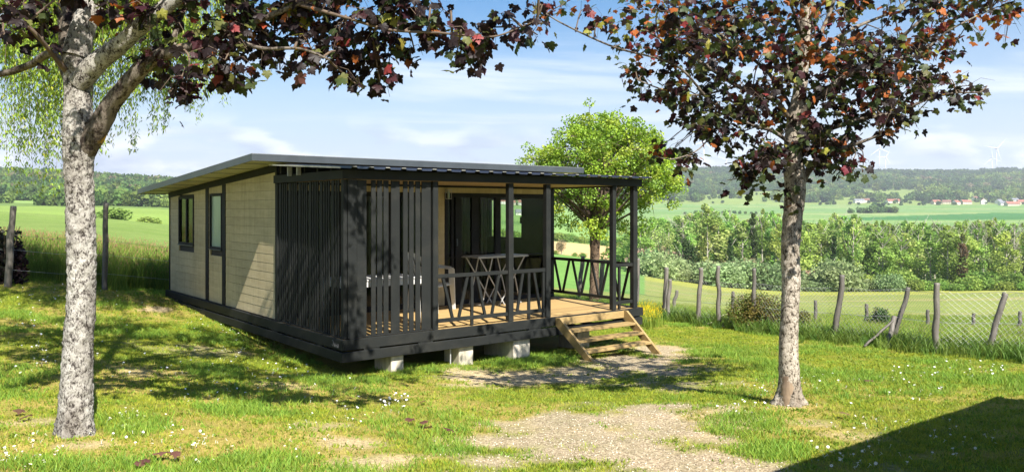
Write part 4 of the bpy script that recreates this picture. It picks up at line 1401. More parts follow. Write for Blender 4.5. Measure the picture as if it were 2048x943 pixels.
# garden table
tb = empty('garden_table', cw(1.02, 1.12, FL), FA, 'white resin garden table standing behind the slatted screen', 'table')
m_ = MB()
for i in range(9):
    m_.box((-0.68, -0.40 + i * 0.0892, 0.70), (0.68, -0.40 + i * 0.0892 + 0.084, 0.722), 0.003)
m_.build('table_top', M['white'], tb)
m_ = MB()
for (a, b_) in (((-0.66, -0.385, .61), (0.66, -0.37, .699)), ((-0.66, 0.37, .61), (0.66, 0.385, .699)), ((-0.66, -0.369, .61), (-0.645, 0.369, .699)), ((0.645, -0.369, .61), (0.66, 0.369, .699))): m_.box(a, b_)
m_.build('table_apron', M['white'], tb)
for sx in (-1, 1):
    for sy in (-1, 1):
        m_ = MB(); m_.tube([(sx * .61, sy * .335, .698), (sx * .625, sy * .35, .3), (sx * .64, sy * .36, .002)], [.034, .030, .024], 8); m_.build('leg', M['white'], tb, True)


def resin_chair(loc, rz_, label):
    """monobloc armchair; faces +x"""
    c = empty('garden_chair', loc, rz_, label, 'chair')
    s = MB()     # seat shell, dished
    n = 8
    vs = []
    for i in range(n + 1):
        for j in range(n + 1):
            u, v = i / n - .5, j / n - .5
            vs.append((u * .44, v * (.46 + .04 * u), .43 - .03 * math.cos(u * 2.6) * math.cos(v * 2.6) - (0.03 if i == n else 0)))
    top = len(vs); vs += [(x, y, z - .012) for x, y, z in vs]
    fs = []
    for i in range(n):
        for j in range(n):
            a = i * (n + 1) + j
            fs += [(a, a + n + 1, a + n + 2, a + 1), (top + a, top + a + 1, top + a + n + 2, top + a + n + 1)]
    for i in range(n):
        fs += [(i, i + 1, top + i + 1, top + i)]; a = n * (n + 1) + i; fs += [(a + 1, a, top + a, top + a + 1)]
        a = i * (n + 1); fs += [(a + n + 1, a, top + a, top + a + n + 1)]; a += n; fs += [(a, a + n + 1, top + a + n + 1, top + a)]
    s.add(vs, fs); s.build('seat', M['chair'], c, True)
    # curved back of vertical ribs, under a broad top rim running into the arms
    bk_ = MB()
    def arc(k, z):       # k -1..1 round the back
        a = k * 1.25
        r_ = .27
        return (-.06 - r_ * math.cos(a) - (z - .42) * .22, r_ * math.sin(a) * 1.02, z)
    for i in range(13):
        k = -0.86 + i * 1.72 / 12
        zt = .86 - .16 * abs(k) ** 2.2
        p0, p1 = Vector(arc(k, .44)), Vector(arc(k, zt)); bk_.bar(p0, p1, .030, .007, up=(-math.cos(k * 1.25), math.sin(k * 1.25), 0))
    bk_.build('backrest_ribs', M['chair'], c)
    rm = MB()
    pts = []
    for i in range(25):
        k = -1.0 + i * 2.0 / 24
        zt = .87 - .17 * abs(k) ** 2.2
        pts.append(arc(k, zt))
    pts = [(.20, -.27, .645), (.06, -.285, .66)] + pts + [(.06, .285, .66), (.20, .27, .645)]
    for p, q in zip(pts[:-1], pts[1:]):
        rm.bar(p, q, .02, .05, c=0)
    rm.build('rim', M['chair'], c)
    lo = MB(); pts = [arc(-1 + i * 2 / 16, .46) for i in range(17)]
    for p, q in zip(pts[:-1], pts[1:]): lo.bar(p, q, .012, .06)
    lo.build('lower_band', M['chair'], c)
    for sy in (-1, 1):
        m_ = MB(); m_.prism([(.205, .645), (.25, .63), (.27, .0), (.225, .0), (.165, .40), (.15, .645)], 1, sy * .285 - .012, sy * .285 + .012)
        m_.build('leg', M['chair'], c)
        m_ = MB(); m_.prism([(-.18, .45), (-.24, .45), (-.30, .0), (-.255, .0)], 1, sy * .255 - .014, sy * .255 + .014); m_.build('leg', M['chair'], c)
        m_ = MB()
        m_.box((-.16, sy * .265 - .035, .640), (.235, sy * .265 + .035, .652), .004); m_.build('armrest', M['chair'], c)
    return c


chair_ = resin_chair(cw(2.63, 1.95, FL), -0.4, 'pale resin armchair with ribbed curved back beside the slatted screen')

chair_.scale = (1.12, 1.12, 1.12)
# tall folding table
ft = empty('folding_table', cw(4.05, 1.98, FL), FA + 0.02, 'tall pale folding table with crossed legs in front of the glazed doors', 'table')
m_ = MB()
for i in range(7): m_.box((-.58, -.24 + i * .069, .90), (.58, -.24 + i * .069 + .062, .915), .002)
m_.box((-.60, -.25, .885), (-.572, .25, .899)); m_.box((.572, -.25, .885), (.60, .25, .899)); m_.box((-.57, -.25, .878), (.57, -.235, .899)); m_.box((-.57, .235, .878), (.57, .25, .899))
m_.build('table_top', M['tabmetal'], ft)
for sx, lab in ((-1, 0), (1, 0)):
    for sy in (-1, 1):
        y_ = sy * .21
        MB().bar((sx * .52, y_, .877), (sx * -.06, y_ * .9, .008), .016, .018, c=0).build('leg', M['tabmetal'], ft)
        MB().bar((sx * .22, y_ + .024, .877), (sx * .45, y_ * .9 + .024, .008), .016, .018, c=0).build('leg', M['tabmetal'], ft)
    MB().bar((sx * .44, -.21, .03), (sx * .44, .235, .03), .02, .02).build('stretcher', M['tabmetal'], ft)

# wooden steps
tS0, tS1 = tpx(1106), tpx(1243)
steps = empty('wooden_steps', cw((tS0 + tS1) / 2, -0.40, float(tzf(*cw((tS0 + tS1) / 2, -.4, 0)[:2]))), FA, 'golden treated-wood steps leading up to the terrace deck', 'steps')
zr = steps.location.z
wS = tS1 - tS0
top = FL - 0.005 - zr
# local frame: x along front (centre 0), y towards cabin (0 is 0.40 m out), z from the ground
gz0 = tzf(*cw(tS0, -0.88, 0)[:2]) - zr - 0.03; gz1 = tzf(*cw(tS1, -0.80, 0)[:2]) - zr - 0.03
for sx, gz in ((-1, gz0), (1, gz1)):
    x0 = sx * (wS / 2 - .0225) - .0225
    run = 0.50
    m_ = MB()
    m_.prism([(0.335, top), (0.27, top + .01), (-run + .07, gz), (-run - .12, gz), (0.335 - .18 - 0.10, top - .10), (0.335, top - .26)][:0] or
             [(0.335, top), (0.24, top), (-run - 0.075, gz + 0.0), (-run + 0.10, gz), (0.335, top - .13)], 0, x0, x0 + .045)
    m_.build('stringer', M['step'], steps)
xi = wS / 2 - .047


def sy_at(z): return 0.24 + (z - top) / (gz0 - top) * (-run - .075 - .24)


m_ = MB(); m_.box((-xi, 0.292, top - .125), (xi, 0.334, top - .006), .003); m_.build('riser_board', M['step'], steps)
H = top - gz0
for k in (1, 2, 3):
    zt = top - .04 - k * H * 0.225
    y0 = sy_at(zt) + 0.012
    m_ = MB(); m_.box((-xi, y0, zt - .042), (xi, y0 + 0.20, zt), .004); m_.build('tread', M['step'], steps)

# concrete blocks carrying the cabin
def pier(t, s, w, d, label):
    loc = cw(t, s, 0); g = tzf(loc.x, loc.y) - .10
    p = empty('concrete_block', (loc.x, loc.y, g), FA, label, 'support block', 'concrete blocks carrying the cabin')
    h = ZB - .001 - g
    MB().box((-w / 2, -d / 2, 0), (w / 2, d / 2, h), .012).build('block', M['concrete'], p)
    return p


pier(0.84, 0.27, 0.20, 0.50, 'pale upright concrete block nearest the slatted corner of the cabin')
pier(2.02, 0.22, 0.26, 0.42, 'pale concrete block with a grey side, second from the slatted corner')
pier(3.10, 0.42, 0.34, 0.80, 'low grey concrete block in the shade beside the wooden steps')
pier(4.75, 0.6, 0.30, 0.5, 'concrete block seen between the treads of the wooden steps')
pier(0.35, 4.6, 0.30, 0.5, 'concrete block in the dark under the long side wall')
sl = MB(); a = cw(1.83, -0.02, ZB + .02); b_ = cw(1.68, 0.05, -2.34)
bx('prop_stick', cabin, M['tabmetal'], (1.74, 1.755), (0.03, 0.045), (-2.30, -2.061), 0)

# ------------------------------------------------------------------ trees
def bark(name, light, mid_, dark_, scale=1.0, lichen=None, crackle=0.5):
    m, nt, b = mat_new(name)
    n1 = noise_node(nt, 9 * scale, 8, 0.72, stretch=(1, 1, 0.75), dist=0.6)
    n2 = noise_node(nt, 34 * scale, 6, 0.7, stretch=(1, 1, 0.55))
    n3 = noise_node(nt, 2.4, 5, 0.65, stretch=(1, 1, .5))
    mixf = nt.nodes.new('ShaderNodeMath'); mixf.operation = 'MULTIPLY_ADD'; mixf.inputs[1].default_value = 0.45
    nlink(nt, n2.outputs['Fac'], mixf.inputs[0])
    m2 = nt.nodes.new('ShaderNodeMath'); m2.operation = 'MULTIPLY'; m2.inputs[1].default_value = 0.55; nlink(nt, n1.outputs['Fac'], m2.inputs[0])
    nlink(nt, m2.outputs[0], mixf.inputs[2])
    c = ramp(nt, mixf.outputs[0], [(0.43, dark_), (0.475, mid_), (0.52, light), (0.68, tuple(min(0.8, x * 1.2) for x in light))])
    c2 = rgbmix(nt, 1.0, c, (0.42, 0.39, 0.37), 'MULTIPLY')
    f3 = nt.nodes.new('ShaderNodeMapRange'); f3.inputs[1].default_value = 0.4; f3.inputs[2].default_value = 0.65
    nlink(nt, n3.outputs['Fac'], f3.inputs[0])
    c = rgbmix(nt, f3.outputs[0], c, c2)
    if lichen:
        n4 = noise_node(nt, 5.5, 5, 0.6)
        f4 = nt.nodes.new('ShaderNodeMapRange'); f4.inputs[1].default_value = 0.63; f4.inputs[2].default_value = 0.69
        nlink(nt, n4.outputs['Fac'], f4.inputs[0]); c = rgbmix(nt, f4.outputs[0], c, lichen)
    nlink(nt, c, b.inputs['Base Color']); b.inputs['Roughness'].default_value = 0.92; b.inputs['Specular IOR Level'].default_value = 0.12
    bump(nt, b, mixf.outputs[0], 0.9, 0.02)
    return m


M['bark_pale'] = bark('pale_lichened_bark', (0.42, 0.40, 0.36), (0.22, 0.20, 0.18), (0.045, 0.038, 0.034), 2.7)
M['bark_mid'] = bark('grey_brown_bark', (0.46, 0.41, 0.34), (0.27, 0.23, 0.18), (0.05, 0.04, 0.03), 2.2)
M['bark_dark'] = bark('dark_furrowed_bark', (0.16, 0.11, 0.075), (0.09, 0.065, 0.045), (0.025, 0.018, 0.014), 1.2)
M['bark_limb'] = bark('limb_bark', (0.20, 0.17, 0.14), (0.11, 0.09, 0.07), (0.04, 0.03, 0.025), 1.3, lichen=(0.50, 0.28, 0.03))
M['twig'] = simple('twig_bark', (0.14, 0.10, 0.07), (0.09, 0.065, 0.05), 20, 0.8, 0.2)
M['wound'] = simple('bare_wood_scar', (0.30, 0.225, 0.155), (0.12, 0.085, 0.06), 12, 0.9, 0.1, stretch=(1, 1, .2), bmp=.6, bscale=30)


def spline(pts, rad_, n):
    """smooth curve through points"""
    P_ = [Vector(p) for p in pts]; k = len(P_)
    out, ro = [], []
    for i in range(n):
        t = i / (n - 1) * (k - 1); j = min(int(t), k - 2); f = t - j
        p0, p1, p2, p3 = P_[max(j - 1, 0)], P_[j], P_[j + 1], P_[min(j + 2, k - 1)]
        q = 0.5 * ((2 * p1) + (p2 - p0) * f + (2 * p0 - 5 * p1 + 4 * p2 - p3) * f * f + (3 * p1 - p0 - 3 * p2 + p3) * f ** 3)
        out.append(q); ro.append(rad_[j] * (1 - f) + rad_[j + 1] * f)
    return out, ro


def bark_tube(name, pts, rad_, mat, parent, nseg=40, ring=200, amp=0.05, freq=14, wobble=0.04, roots=0.0):
    p, r_ = spline(pts, rad_, ring)
    vs, fs = tube_geo(p, r_, nseg, True)
    out = []
    for i, v in enumerate(vs):
        k = i // nseg
        c = p[k]; d = Vector(v) - c; q = Vector((v[0] * freq, v[1] * freq, v[2] * freq * 0.7))
        f = mnoise.fractal(q, 1.0, 2.1, 4) * amp + mnoise.noise(Vector(v) * 2.3) * wobble
        s_ = mnoise.noise(q * 2.7)
        if s_ > 0.15: f += (s_ - 0.15) * amp * 1.3
        if roots:
            hgt = max(0.0, c.z - pts[0].z - .08); an = math.atan2(d.y, d.x)
            f += roots * math.exp(-hgt / .10) * max(0, .5 + .5 * math.cos(4 * an + 1.3 * math.sin(an) + .7)) ** 1.5
        out.append(c + d * (1 + f))
    o0 = Vector(parent.matrix_world.translation) if False else Vector(parent.location)
    V = np.array([tuple(v - o0) for v in out])
    q4 = [f for f in fs if len(f) == 4]
    me = mesh_np(name, V, np.array(q4), mat, smooth=True)
    return obj(name, me, parent)


LEAF_H = [(0.12, -0.06), (0.34, -0.07), (0.47, 0.06), (0.38, 0.17), (0.55, 0.28), (0.60, 0.47), (0.47, 0.48), (0.43, 0.60), (0.29, 0.50), (0.30, 0.68), (0.17, 0.76)]
LO = [(0, 0.03)] + LEAF_H + [(0, 1.0)] + [(-x, y) for x, y in LEAF_H[::-1]]
LV = [(0, 0.30, 0.0)] + [(x, y, -0.55 * (x * x) - 0.55 * max(0, y - 0.3) ** 2 + (0.10 if abs(x) > .5 else 0)) for x, y in LO]
LV = np.array(LV); LV[:, 2] += 0.03 * np.sin(LV[:, 0] * 14)
LF = np.array([(0, i, i % len(LO) + 1) for i in range(1, len(LO) + 1)])
LS = LV.copy()

PAL = {'dark': (0.020, 0.012, 0.012), 'purple': (0.045, 0.014, 0.017), 'green': (0.050, 0.072, 0.022), 'olive': (0.11, 0.115, 0.030),
       'orange': (0.32, 0.095, 0.022), 'brown': (0.17, 0.085, 0.06), 'red': (0.21, 0.035, 0.035), 'yellow': (0.28, 0.27, 0.045)}
leafm = leaf_mat('maple_leaf', trans=0.4, rough=0.5, var=0.0, spec=0.28)
leafm1 = leaf_mat('maple_leaf_single', trans=0.4, rough=0.5, var=0.2, spec=0.28)
LEAFME = {k: mesh_np('leaf', LS, LF, leafm1, np.tile(np.array(v), (len(LS), 1))) for k, v in PAL.items()}


def maple(root, limb_pts, clusters, n_single, weights, lsize=(0.085, 0.15), seed=3, twigr=0.006, density=1.0):
    """clusters: (centre Vector, radius, count, weights override)"""
    rg = np.random.default_rng(seed); rr = random.Random(seed)
    names = list(PAL)
    pos, cols, org = [], [], []
    tw = MB()
    lp = [Vector(p) for p in limb_pts]
    hi_ = [p for p in lp if p.z > 1.75] or lp
    for (c, rad_, cnt, wts) in clusters:
        near = min((hi_ if c.z > 2.2 else lp), key=lambda p: (p - c).length)
        midp = (near + c) / 2 + Vector((rr.uniform(-.1, .1), rr.uniform(-.1, .1), rr.uniform(0, .14)))
        path, rs = spline([near, midp, c], [twigr * 1.8, twigr * 1.3, twigr * .8], 7)
        tw.tube(path, rs, 5, False)
        cnt = int(cnt * density)
        nsub = max(4, cnt // 6)
        subs = []
        for k in range(nsub):
            d = Vector((rr.gauss(0, 1), rr.gauss(0, 1), rr.gauss(0, .7))).normalized() * rad_ * rr.uniform(.35, 1.0)
            e_ = c + d
            st_ = path[rr.randint(3, 6)]
            mm = (st_ + e_) / 2 + Vector((0, 0, .05))
            tw.tube([st_, mm, e_], [twigr * .55, twigr * .45, twigr * .25], 3, False)
            subs.append((st_, mm, e_))
        w = np.array([wts.get(k, 0) for k in names] if wts else [weights.get(k, 0) for k in names], float); w /= w.sum()
        for k in range(cnt):
            a, b_, e_ = subs[rr.randrange(nsub)]
            t = rr.random() ** .6
            p = a.lerp(b_, t * 2) if t < .5 else b_.lerp(e_, t * 2 - 1)
            p = p + Vector((rr.gauss(0, .055), rr.gauss(0, .055), rr.gauss(0, .05) - .03))
            pos.append(p); org.append(c)
            v = np.array(PAL[names[rg.choice(len(names), p=w)]]) * rg.uniform(.7, 1.3)
            cols.append(v)
    pos = np.array([tuple(p) for p in pos]); n = len(pos); cols = np.array(cols)
    yaw = rg.uniform(0, 2 * PI, n)
    outd = pos - np.array([tuple(o_) for o_ in org]); yo = np.arctan2(-outd[:, 0], outd[:, 1])
    yaw = np.where(rg.uniform(size=n) < .6, yo + rg.normal(0, .7, n), yaw)
    pitch = rg.normal(-0.75, 0.5, n); roll = rg.normal(0, 0.55, n)
    size = rg.uniform(lsize[0], lsize[1], n)
    R = rot_mats(pitch, roll, yaw)
    o0 = np.array(tuple(root.location))
    # the largest in view as objects of their own
    pxs = CX + F_PX * pos[:, 0] / pos[:, 1]; ys = HOR - F_PX * pos[:, 2] / pos[:, 1]
    inv_ = (pxs > 5) & (pxs < 2043) & (ys > 5) & (ys < 900)
    score = np.where(inv_, size / pos[:, 1], 0)
    order = np.argsort(-score); single = order[:n_single]; single = single[score[single] > 0]
    mask = np.ones(n, bool); mask[single] = False
    V, Fc = stamp(LS, LF, pos[mask] - o0, R[mask], size[mask])
    cc_ = np.repeat(cols[mask], len(LS), axis=0)
    tint = 0.88 + 0.24 * rg.uniform(size=len(V)); cc_ = cc_ * tint[:, None]
    cr = obj('crown', mesh_np('crown', V, Fc, leafm, cc_), root); cr['kind'] = 'stuff'
    pl = np.array([PAL[k] for k in names])
    for i in single:
        k = names[int(np.argmin(((pl - cols[i]) ** 2).sum(1)))]
        o = obj('leaf', LEAFME[k], root)
        mt = Matrix([[*(R[i][0] * size[i]), pos[i][0] - o0[0]], [*(R[i][1] * size[i]), pos[i][1] - o0[1]], [*(R[i][2] * size[i]), pos[i][2] - o0[2]], [0, 0, 0, 1]])
        o.matrix_local = mt
    tw.v = [tuple(Vector(v) - root.location) for v in tw.v]
    tw.build('twigs', M['twig'], root, True)
    return cr


# --- the near maple (pale bark) ---
DL = 6.2
lb = P(147, 884, DL); lb.z = tzf(lb.x, lb.y)
lt_ = empty('maple_tree', lb, 0, 'dark-leaved maple with thick white flaking trunk nearest the viewer, shading the lawn', 'tree')
pr = DL / F_PX
tr_pts = [P(147, 905, DL), P(148, 872, DL), P(151, 820, DL), P(156, 700, DL), P(162, 600, DL), P(163, 500, DL), P(160, 400, DL), P(157, 330, DL), P(160, 270, DL), P(156, 215, DL), P(152, 160, DL), P(150, 110, DL)]
tr_r = [66, 44, 36, 32, 30, 31, 31, 32, 36, 30, 26, 24]
bark_tube('trunk', tr_pts, [q * pr * .85 for q in tr_r], M['bark_pale'], lt_, 72, 420, 0.085, 26, 0.05, roots=.45)
LIMB = []


def limb(root, pts, rad_, mat, D0, name='limb', nseg=20, ring=90, amp=.07):
    p, r_ = spline(pts, rad_, 40)
    LIMB.extend([Vector(v) for v in p[4:]])
    return bark_tube(name, pts, rad_, mat, root, nseg, ring, amp, 22, .06)


limb(lt_, [P(150, 115, DL), P(165, 60, DL + .05), P(185, 10, DL + .1), P(205, -60, DL + .2), P(240, -240, DL + .5), P(260, -420, DL + .6)], [v * pr for v in (25, 24, 22, 19, 14, 7)], M['bark_pale'], DL)
limb(lt_, [P(150, 140, DL), P(140, 80, DL + .12), P(136, 20, DL + .2), P(138, -60, DL + .3), P(120, -260, DL + .3), P(100, -420, DL + .3)], [v * pr for v in (22, 20, 19, 17, 12, 6)], M['bark_limb'], DL)
limb(lt_, [P(158, 165, DL - .02), P(195, 125, DL - .08), P(240, 90, DL - .15), P(300, 38, DL - .25), P(360, -10, DL - .3), P(470, -120, DL - .4), P(560, -260, DL - .4)], [v * pr for v in (22, 20, 17, 15, 13, 9, 5)], M['bark_pale'], DL)
limb(lt_, [P(170, 300, DL), P(196, 255, DL - .05), P(225, 205, DL - .1), P(262, 160, DL - .18), P(300, 122, DL - .25), P(345, 103, DL - .3), P(400, 88, DL - .35), P(455, 68, DL - .4), P(530, 36, DL - .4), P(600, 8, DL - .45), P(700, -25, DL - .45)], [v * pr for v in (22, 21, 17, 16, 15, 11, 7.5, 6.5, 6, 4.5, 3)], M['bark_limb'], DL)
limb(lt_, [P(345, 103, DL - .3), P(352, 60, DL - .2), P(372, 10, DL - .1), P(400, -60, DL)], [v * pr for v in (6, 5, 4, 3)], M['bark_limb'], DL, nseg=12)
limb(lt_, [P(455, 72, DL - .4), P(520, 96, DL - .6), P(600, 98, DL - .7), P(660, 120, DL - .75)], [v * pr for v in (4.5, 3.2, 2.6, 1.6)], M['bark_limb'], DL, nseg=12)
limb(lt_, [P(600, 10, DL - .45), P(700, 38, DL - .6), P(780, 60, DL - .6), P(880, 66, DL - .6), P(980, 74, DL - .55), P(1040, 55, DL - .5), P(1075, 40, DL - .5)], [v * pr for v in (4, 3, 2.6, 2.2, 1.8, 1.4, 1.0)], M['twig'], DL, nseg=10, amp=.03)
limb(lt_, [P(140, 150, DL), P(110, 115, DL - .2), P(75, 72, DL - .4), P(40, 40, DL - .5), P(-30, 0, DL - .6)], [v * pr for v in (8, 4.5, 4, 3, 2)], M['twig'], DL, nseg=10, amp=.03)
limb(lt_, [P(148, 215, DL + .1), P(110, 110, DL + .4), P(60, 130, DL + .7), P(0, 148, DL + .8), P(-90, 150, DL + .9)], [v * pr for v in (4, 8, 8, 7, 5)], M['bark_limb'], DL, nseg=12)

fk = P(185, 10, DL + .1)
for (x_, y_, z_) in ((-.3, 5.5, 3.3), (.5, 6.3, 2.7), (-1.4, 7.9, 3.9), (-4.9, 7.4, 3.6), (-5.6, 5.8, 3.0), (-3.0, 5.3, 4.7), (-.9, 6.6, 4.6)):
    e_ = Vector((x_, y_, z_)); m_ = fk.lerp(e_, .5) + Vector((0, 0, .25))
    limb(lt_, [fk + Vector((0, 0, .1)), fk.lerp(m_, .5) + Vector((0, 0, .15)), m_, m_.lerp(e_, .5), e_], [.05, .045, .035, .025, .012], M['bark_limb'], DL, nseg=10, ring=40)
CL = []
K1 = [(20, 40, .3, 26), (60, 15, .3, 26), (100, 70, .24, 14), (15, 90, .18, 8), (190, 8, .22, 14), (230, 40, .2, 8), (300, 20, .3, 24), (345, 60, .24, 18), (390, 10, .3, 26),
      (300, 150, .22, 16), (340, 130, .22, 14), (370, 170, .24, 26), (420, 150, .25, 30), (450, 120, .26, 34), (470, 165, .16, 14), (430, 55, .24, 24), (500, 75, .26, 30),
      (540, 110, .26, 34), (520, 20, .28, 30), (590, 60, .3, 36), (630, 110, .22, 24), (650, 30, .3, 36), (690, 85, .24, 30), (740, 40, .26, 32), (690, 140, .22, 26), (740, 130, .24, 30), (760, 165, .2, 26),
      (780, 90, .24, 28), (720, 175, .13, 10), (820, 40, .22, 22), (800, 10, .24, 24), (870, 20, .2, 14), (900, 55, .18, 12), (940, 85, .2, 22), (915, 100, .16, 14), (975, 55, .16, 12),
      (1020, 45, .16, 12), (960, 110, .14, 12), (1065, 25, .12, 8), (1075, 70, .10, 7), (560, 5, .24, 20), (470, -20, .3, 26), (340, 185, .12, 6), (860, 75, .2, 16), (600, -20, .25, 20), (700, -15, .25, 24), (760, -10, .25, 22), (270, -20, .3, 20), (130, -30, .3, 20),
      (560, 140, .1, 5), (640, 75, .22, 20), (480, 45, .2, 16), (405, 100, .2, 14), (830, 105, .12, 8)]
for (px, y, r_, n_) in K1:
    CL.append((P(px, y, DL - .35 + random.uniform(-.3, .25)), r_, n_, None))
for _ in range(270):          # the crown above the picture, which casts the shade on the lawn
    a = random.uniform(0, 6.28); q = math.sqrt(random.random()) * 2.9
    z_ = random.uniform(1.75, 5.2); sh_ = 1 - max(0, (z_ - 3) / 3.4) ** 2
    c = Vector((-2.45 + q * sh_ * 1.2 * math.cos(a), 6.1 + q * sh_ * math.sin(a), z_))
    c.y = max(c.y, 4.9 + .5 * random.random())
    if HOR - F_PX * c.z / max(c.y, .5) > -60: c.z = (HOR + 70) * c.y / F_PX
    CL.append((c, .36, 20, None))
maple(lt_, LIMB, CL, 160, {'dark': 56, 'purple': 20, 'green': 16, 'olive': 6, 'orange': 3, 'red': 1, 'yellow': 1.5}, (0.052, 0.096), seed=5, density=1.5)

# --- the second maple ---
LIMB = []
DR = 8.06
rb = P(1580, 806, DR); rb.z = tzf(rb.x, rb.y)
rt_ = empty('maple_tree', rb, 0, 'red and orange tinged maple with slender grey-brown trunk standing beside the wooden steps', 'tree')
pr = DR / F_PX
bark_tube('trunk', [P(1580, 818, DR), P(1579, 800, DR), P(1579, 770, DR), P(1577, 700, DR), P(1580, 620, DR), P(1582, 560, DR), P(1581, 500, DR), P(1585, 440, DR), P(1590, 385, DR), P(1589, 345, DR), P(1585, 290, DR), P(1590, 235, DR), P(1600, 180, DR), P(1606, 120, DR), P(1610, 50, DR), P(1612, -40, DR), P(1620, -140, DR)],
          [v * pr for v in (33, 24, 20, 18.5, 17.5, 18, 18, 19, 20, 21, 16, 14, 13, 12, 11, 9, 5)], M['bark_mid'], rt_, 60, 420, 0.06, 22, 0.07, roots=.38)
sc_ = bark_tube('bark_wound', [P(1578, 806, DR - .03), P(1577, 770, DR - .034), P(1575, 738, DR - .03), P(1576, 715, DR - .02)], [v * pr for v in (19, 15, 9, 2)], M['wound'], rt_, 20, 30, .12, 30, .08)
for pts, rr_ in [
    ([P(1600, 372, DR), P(1618, 340, DR - .05), P(1650, 305, DR - .2), P(1700, 292, DR - .4), P(1760, 270, DR - .5)], (13, 11, 9, 6, 3)),
    ([P(1590, 240, DR), P(1625, 205, DR - .1), P(1680, 160, DR - .2), P(1745, 120, DR - .3), P(1820, 60, DR - .4), P(1880, 0, DR - .4)], (12, 10, 9, 8, 5, 3)),
    ([P(1600, 260, DR), P(1660, 257, DR - .1), P(1710, 240, DR - .2), P(1790, 225, DR - .25), P(1880, 190, DR - .3), P(1960, 185, DR - .3)], (7, 7, 6, 5, 3.5, 2)),
    ([P(1585, 250, DR), P(1550, 200, DR - .15), P(1480, 175, DR - .3), P(1410, 130, DR - .5), P(1350, 95, DR - .6), P(1290, 60, DR - .6)], (8, 7, 6, 5, 4, 2.4)),
    ([P(1585, 290, DR), P(1545, 262, DR - .2), P(1490, 245, DR - .3), P(1420, 200, DR - .4), P(1350, 130, DR - .5), P(1230, 95, DR - .5), P(1130, 50, DR - .5), P(1080, 20, DR - .5)], (7, 6, 5, 4, 3.4, 3, 2.4, 1.5)),
    ([P(1600, 180, DR), P(1560, 110, DR + .1), P(1530, 50, DR + .2), P(1500, -20, DR + .2), P(1470, -120, DR + .2)], (8, 7, 6, 5, 3)),
    ([P(1604, 140, DR), P(1640, 70, DR + .1), P(1665, 10, DR + .2), P(1690, -80, DR + .3)], (8, 7, 6, 4)),
    ([P(1608, 90, DR), P(1590, 30, DR - .3), P(1560, -40, DR - .5)], (7, 5, 4)),
    ([P(1606, 120, DR), P(1700, 60, DR + .5), P(1790, 20, DR + .7), P(1860, -40, DR + .8)], (7, 6, 4, 3)),
    ([P(1590, 230, DR), P(1540, 150, DR + .5), P(1470, 90, DR + .8), P(1400, 40, DR + .9)], (7, 6, 5, 3)),
    ([P(1588, 300, DR), P(1540, 320, DR - .3), P(1510, 355, DR - .4)], (5, 4, 2)),
    ([P(1420, 230, DR - .4), P(1425, 262, DR - .5), P(1395, 300, DR - .55), P(1345, 318, DR - .6), P(1310, 312, DR - .6)], (2.4, 2.2, 2, 1.8, 1)),
    ([P(1480, 170, DR - .3), P(1400, 190, DR - .4), P(1330, 180, DR - .5), P(1275, 160, DR - .5)], (3.6, 3, 2.4, 1.5)),
    ([P(1745, 120, DR - .3), P(1830, 110, DR - .4), P(1900, 60, DR - .4), P(1980, 20, DR - .4)], (4, 3.5, 3, 2)),
]:
    limb(rt_, pts, [v * pr * .62 for v in rr_], M['bark_limb'], DR, nseg=14, ring=60)

WR = {'dark': 38, 'purple': 14, 'green': 26, 'olive': 14, 'orange': 5, 'red': 2, 'yellow': 2}
WU = {'dark': 20, 'purple': 12, 'green': 20, 'olive': 18, 'orange': 30, 'red': 8, 'yellow': 5}
K2 = [(1500, 345, .26, 40), (1540, 330, .24, 34), (1480, 330, .2, 22), (1555, 300, .26, 34), (1520, 290, .24, 26), (1480, 270, .2, 18), (1420, 250, .24, 34), (1380, 235, .2, 26), (1450, 225, .24, 30), (1500, 230, .26, 34), (1560, 240, .28, 40),
      (1600, 290, .22, 24), (1650, 330, .24, 34), (1700, 330, .22, 30), (1690, 290, .22, 24), (1640, 270, .26, 30), (1700, 250, .26, 34), (1760, 240, .26, 34), (1740, 200, .28, 34), (1800, 215, .24, 30), (1770, 275, .18, 18), (1820, 250, .14, 12),
      (1860, 190, .22, 28), (1900, 200, .18, 18), (1940, 185, .18, 18), (1880, 160, .2, 20), (1830, 160, .26, 30), (1770, 150, .28, 34), (1700, 160, .28, 34), (1640, 180, .28, 36), (1580, 170, .3, 40), (1520, 170, .28, 34), (1460, 160, .26, 30),
      (1400, 180, .24, 28), (1350, 190, .2, 22), (1330, 160, .2, 20), (1290, 140, .14, 12), (1265, 145, .1, 8), (1380, 130, .26, 30), (1440, 100, .28, 34), (1500, 100, .3, 36), (1570, 100, .3, 36), (1640, 110, .3, 36), (1710, 90, .3, 36), (1780, 90, .28, 32),
      (1850, 100, .24, 26), (1900, 110, .2, 16), (1880, 60, .2, 18), (1940, 30, .2, 16), (2000, 20, .2, 16), (2010, 85, .12, 8), (1960, 75, .12, 6), (1300, 90, .22, 22), (1250, 60, .2, 18), (1320, 40, .26, 28), (1390, 60, .28, 30), (1240, 20, .24, 18), (1180, 20, .2, 12),
      (1130, 10, .16, 10), (1085, 20, .14, 12), (1095, 50, .1, 8), (1300, 0, .26, 22), (1400, 0, .3, 30), (1470, 30, .3, 32), (1550, 30, .3, 34), (1630, 40, .3, 34), (1710, 20, .3, 34), (1790, 20, .28, 28), (1860, 0, .28, 24), (2035, 40, .2, 12), (1960, -20, .3, 20),
      (1315, 300, .14, 16), (1350, 293, .1, 10), (1325, 318, .12, 10), (1455, 360, .1, 6), (1440, 290, .14, 10), (1725, 345, .1, 6), (1680, 215, .22, 20), (1600, 220, .24, 24), (1590, 340, .1, 4), (1620, 240, .2, 18), (1460, 300, .16, 12)]
CL = []
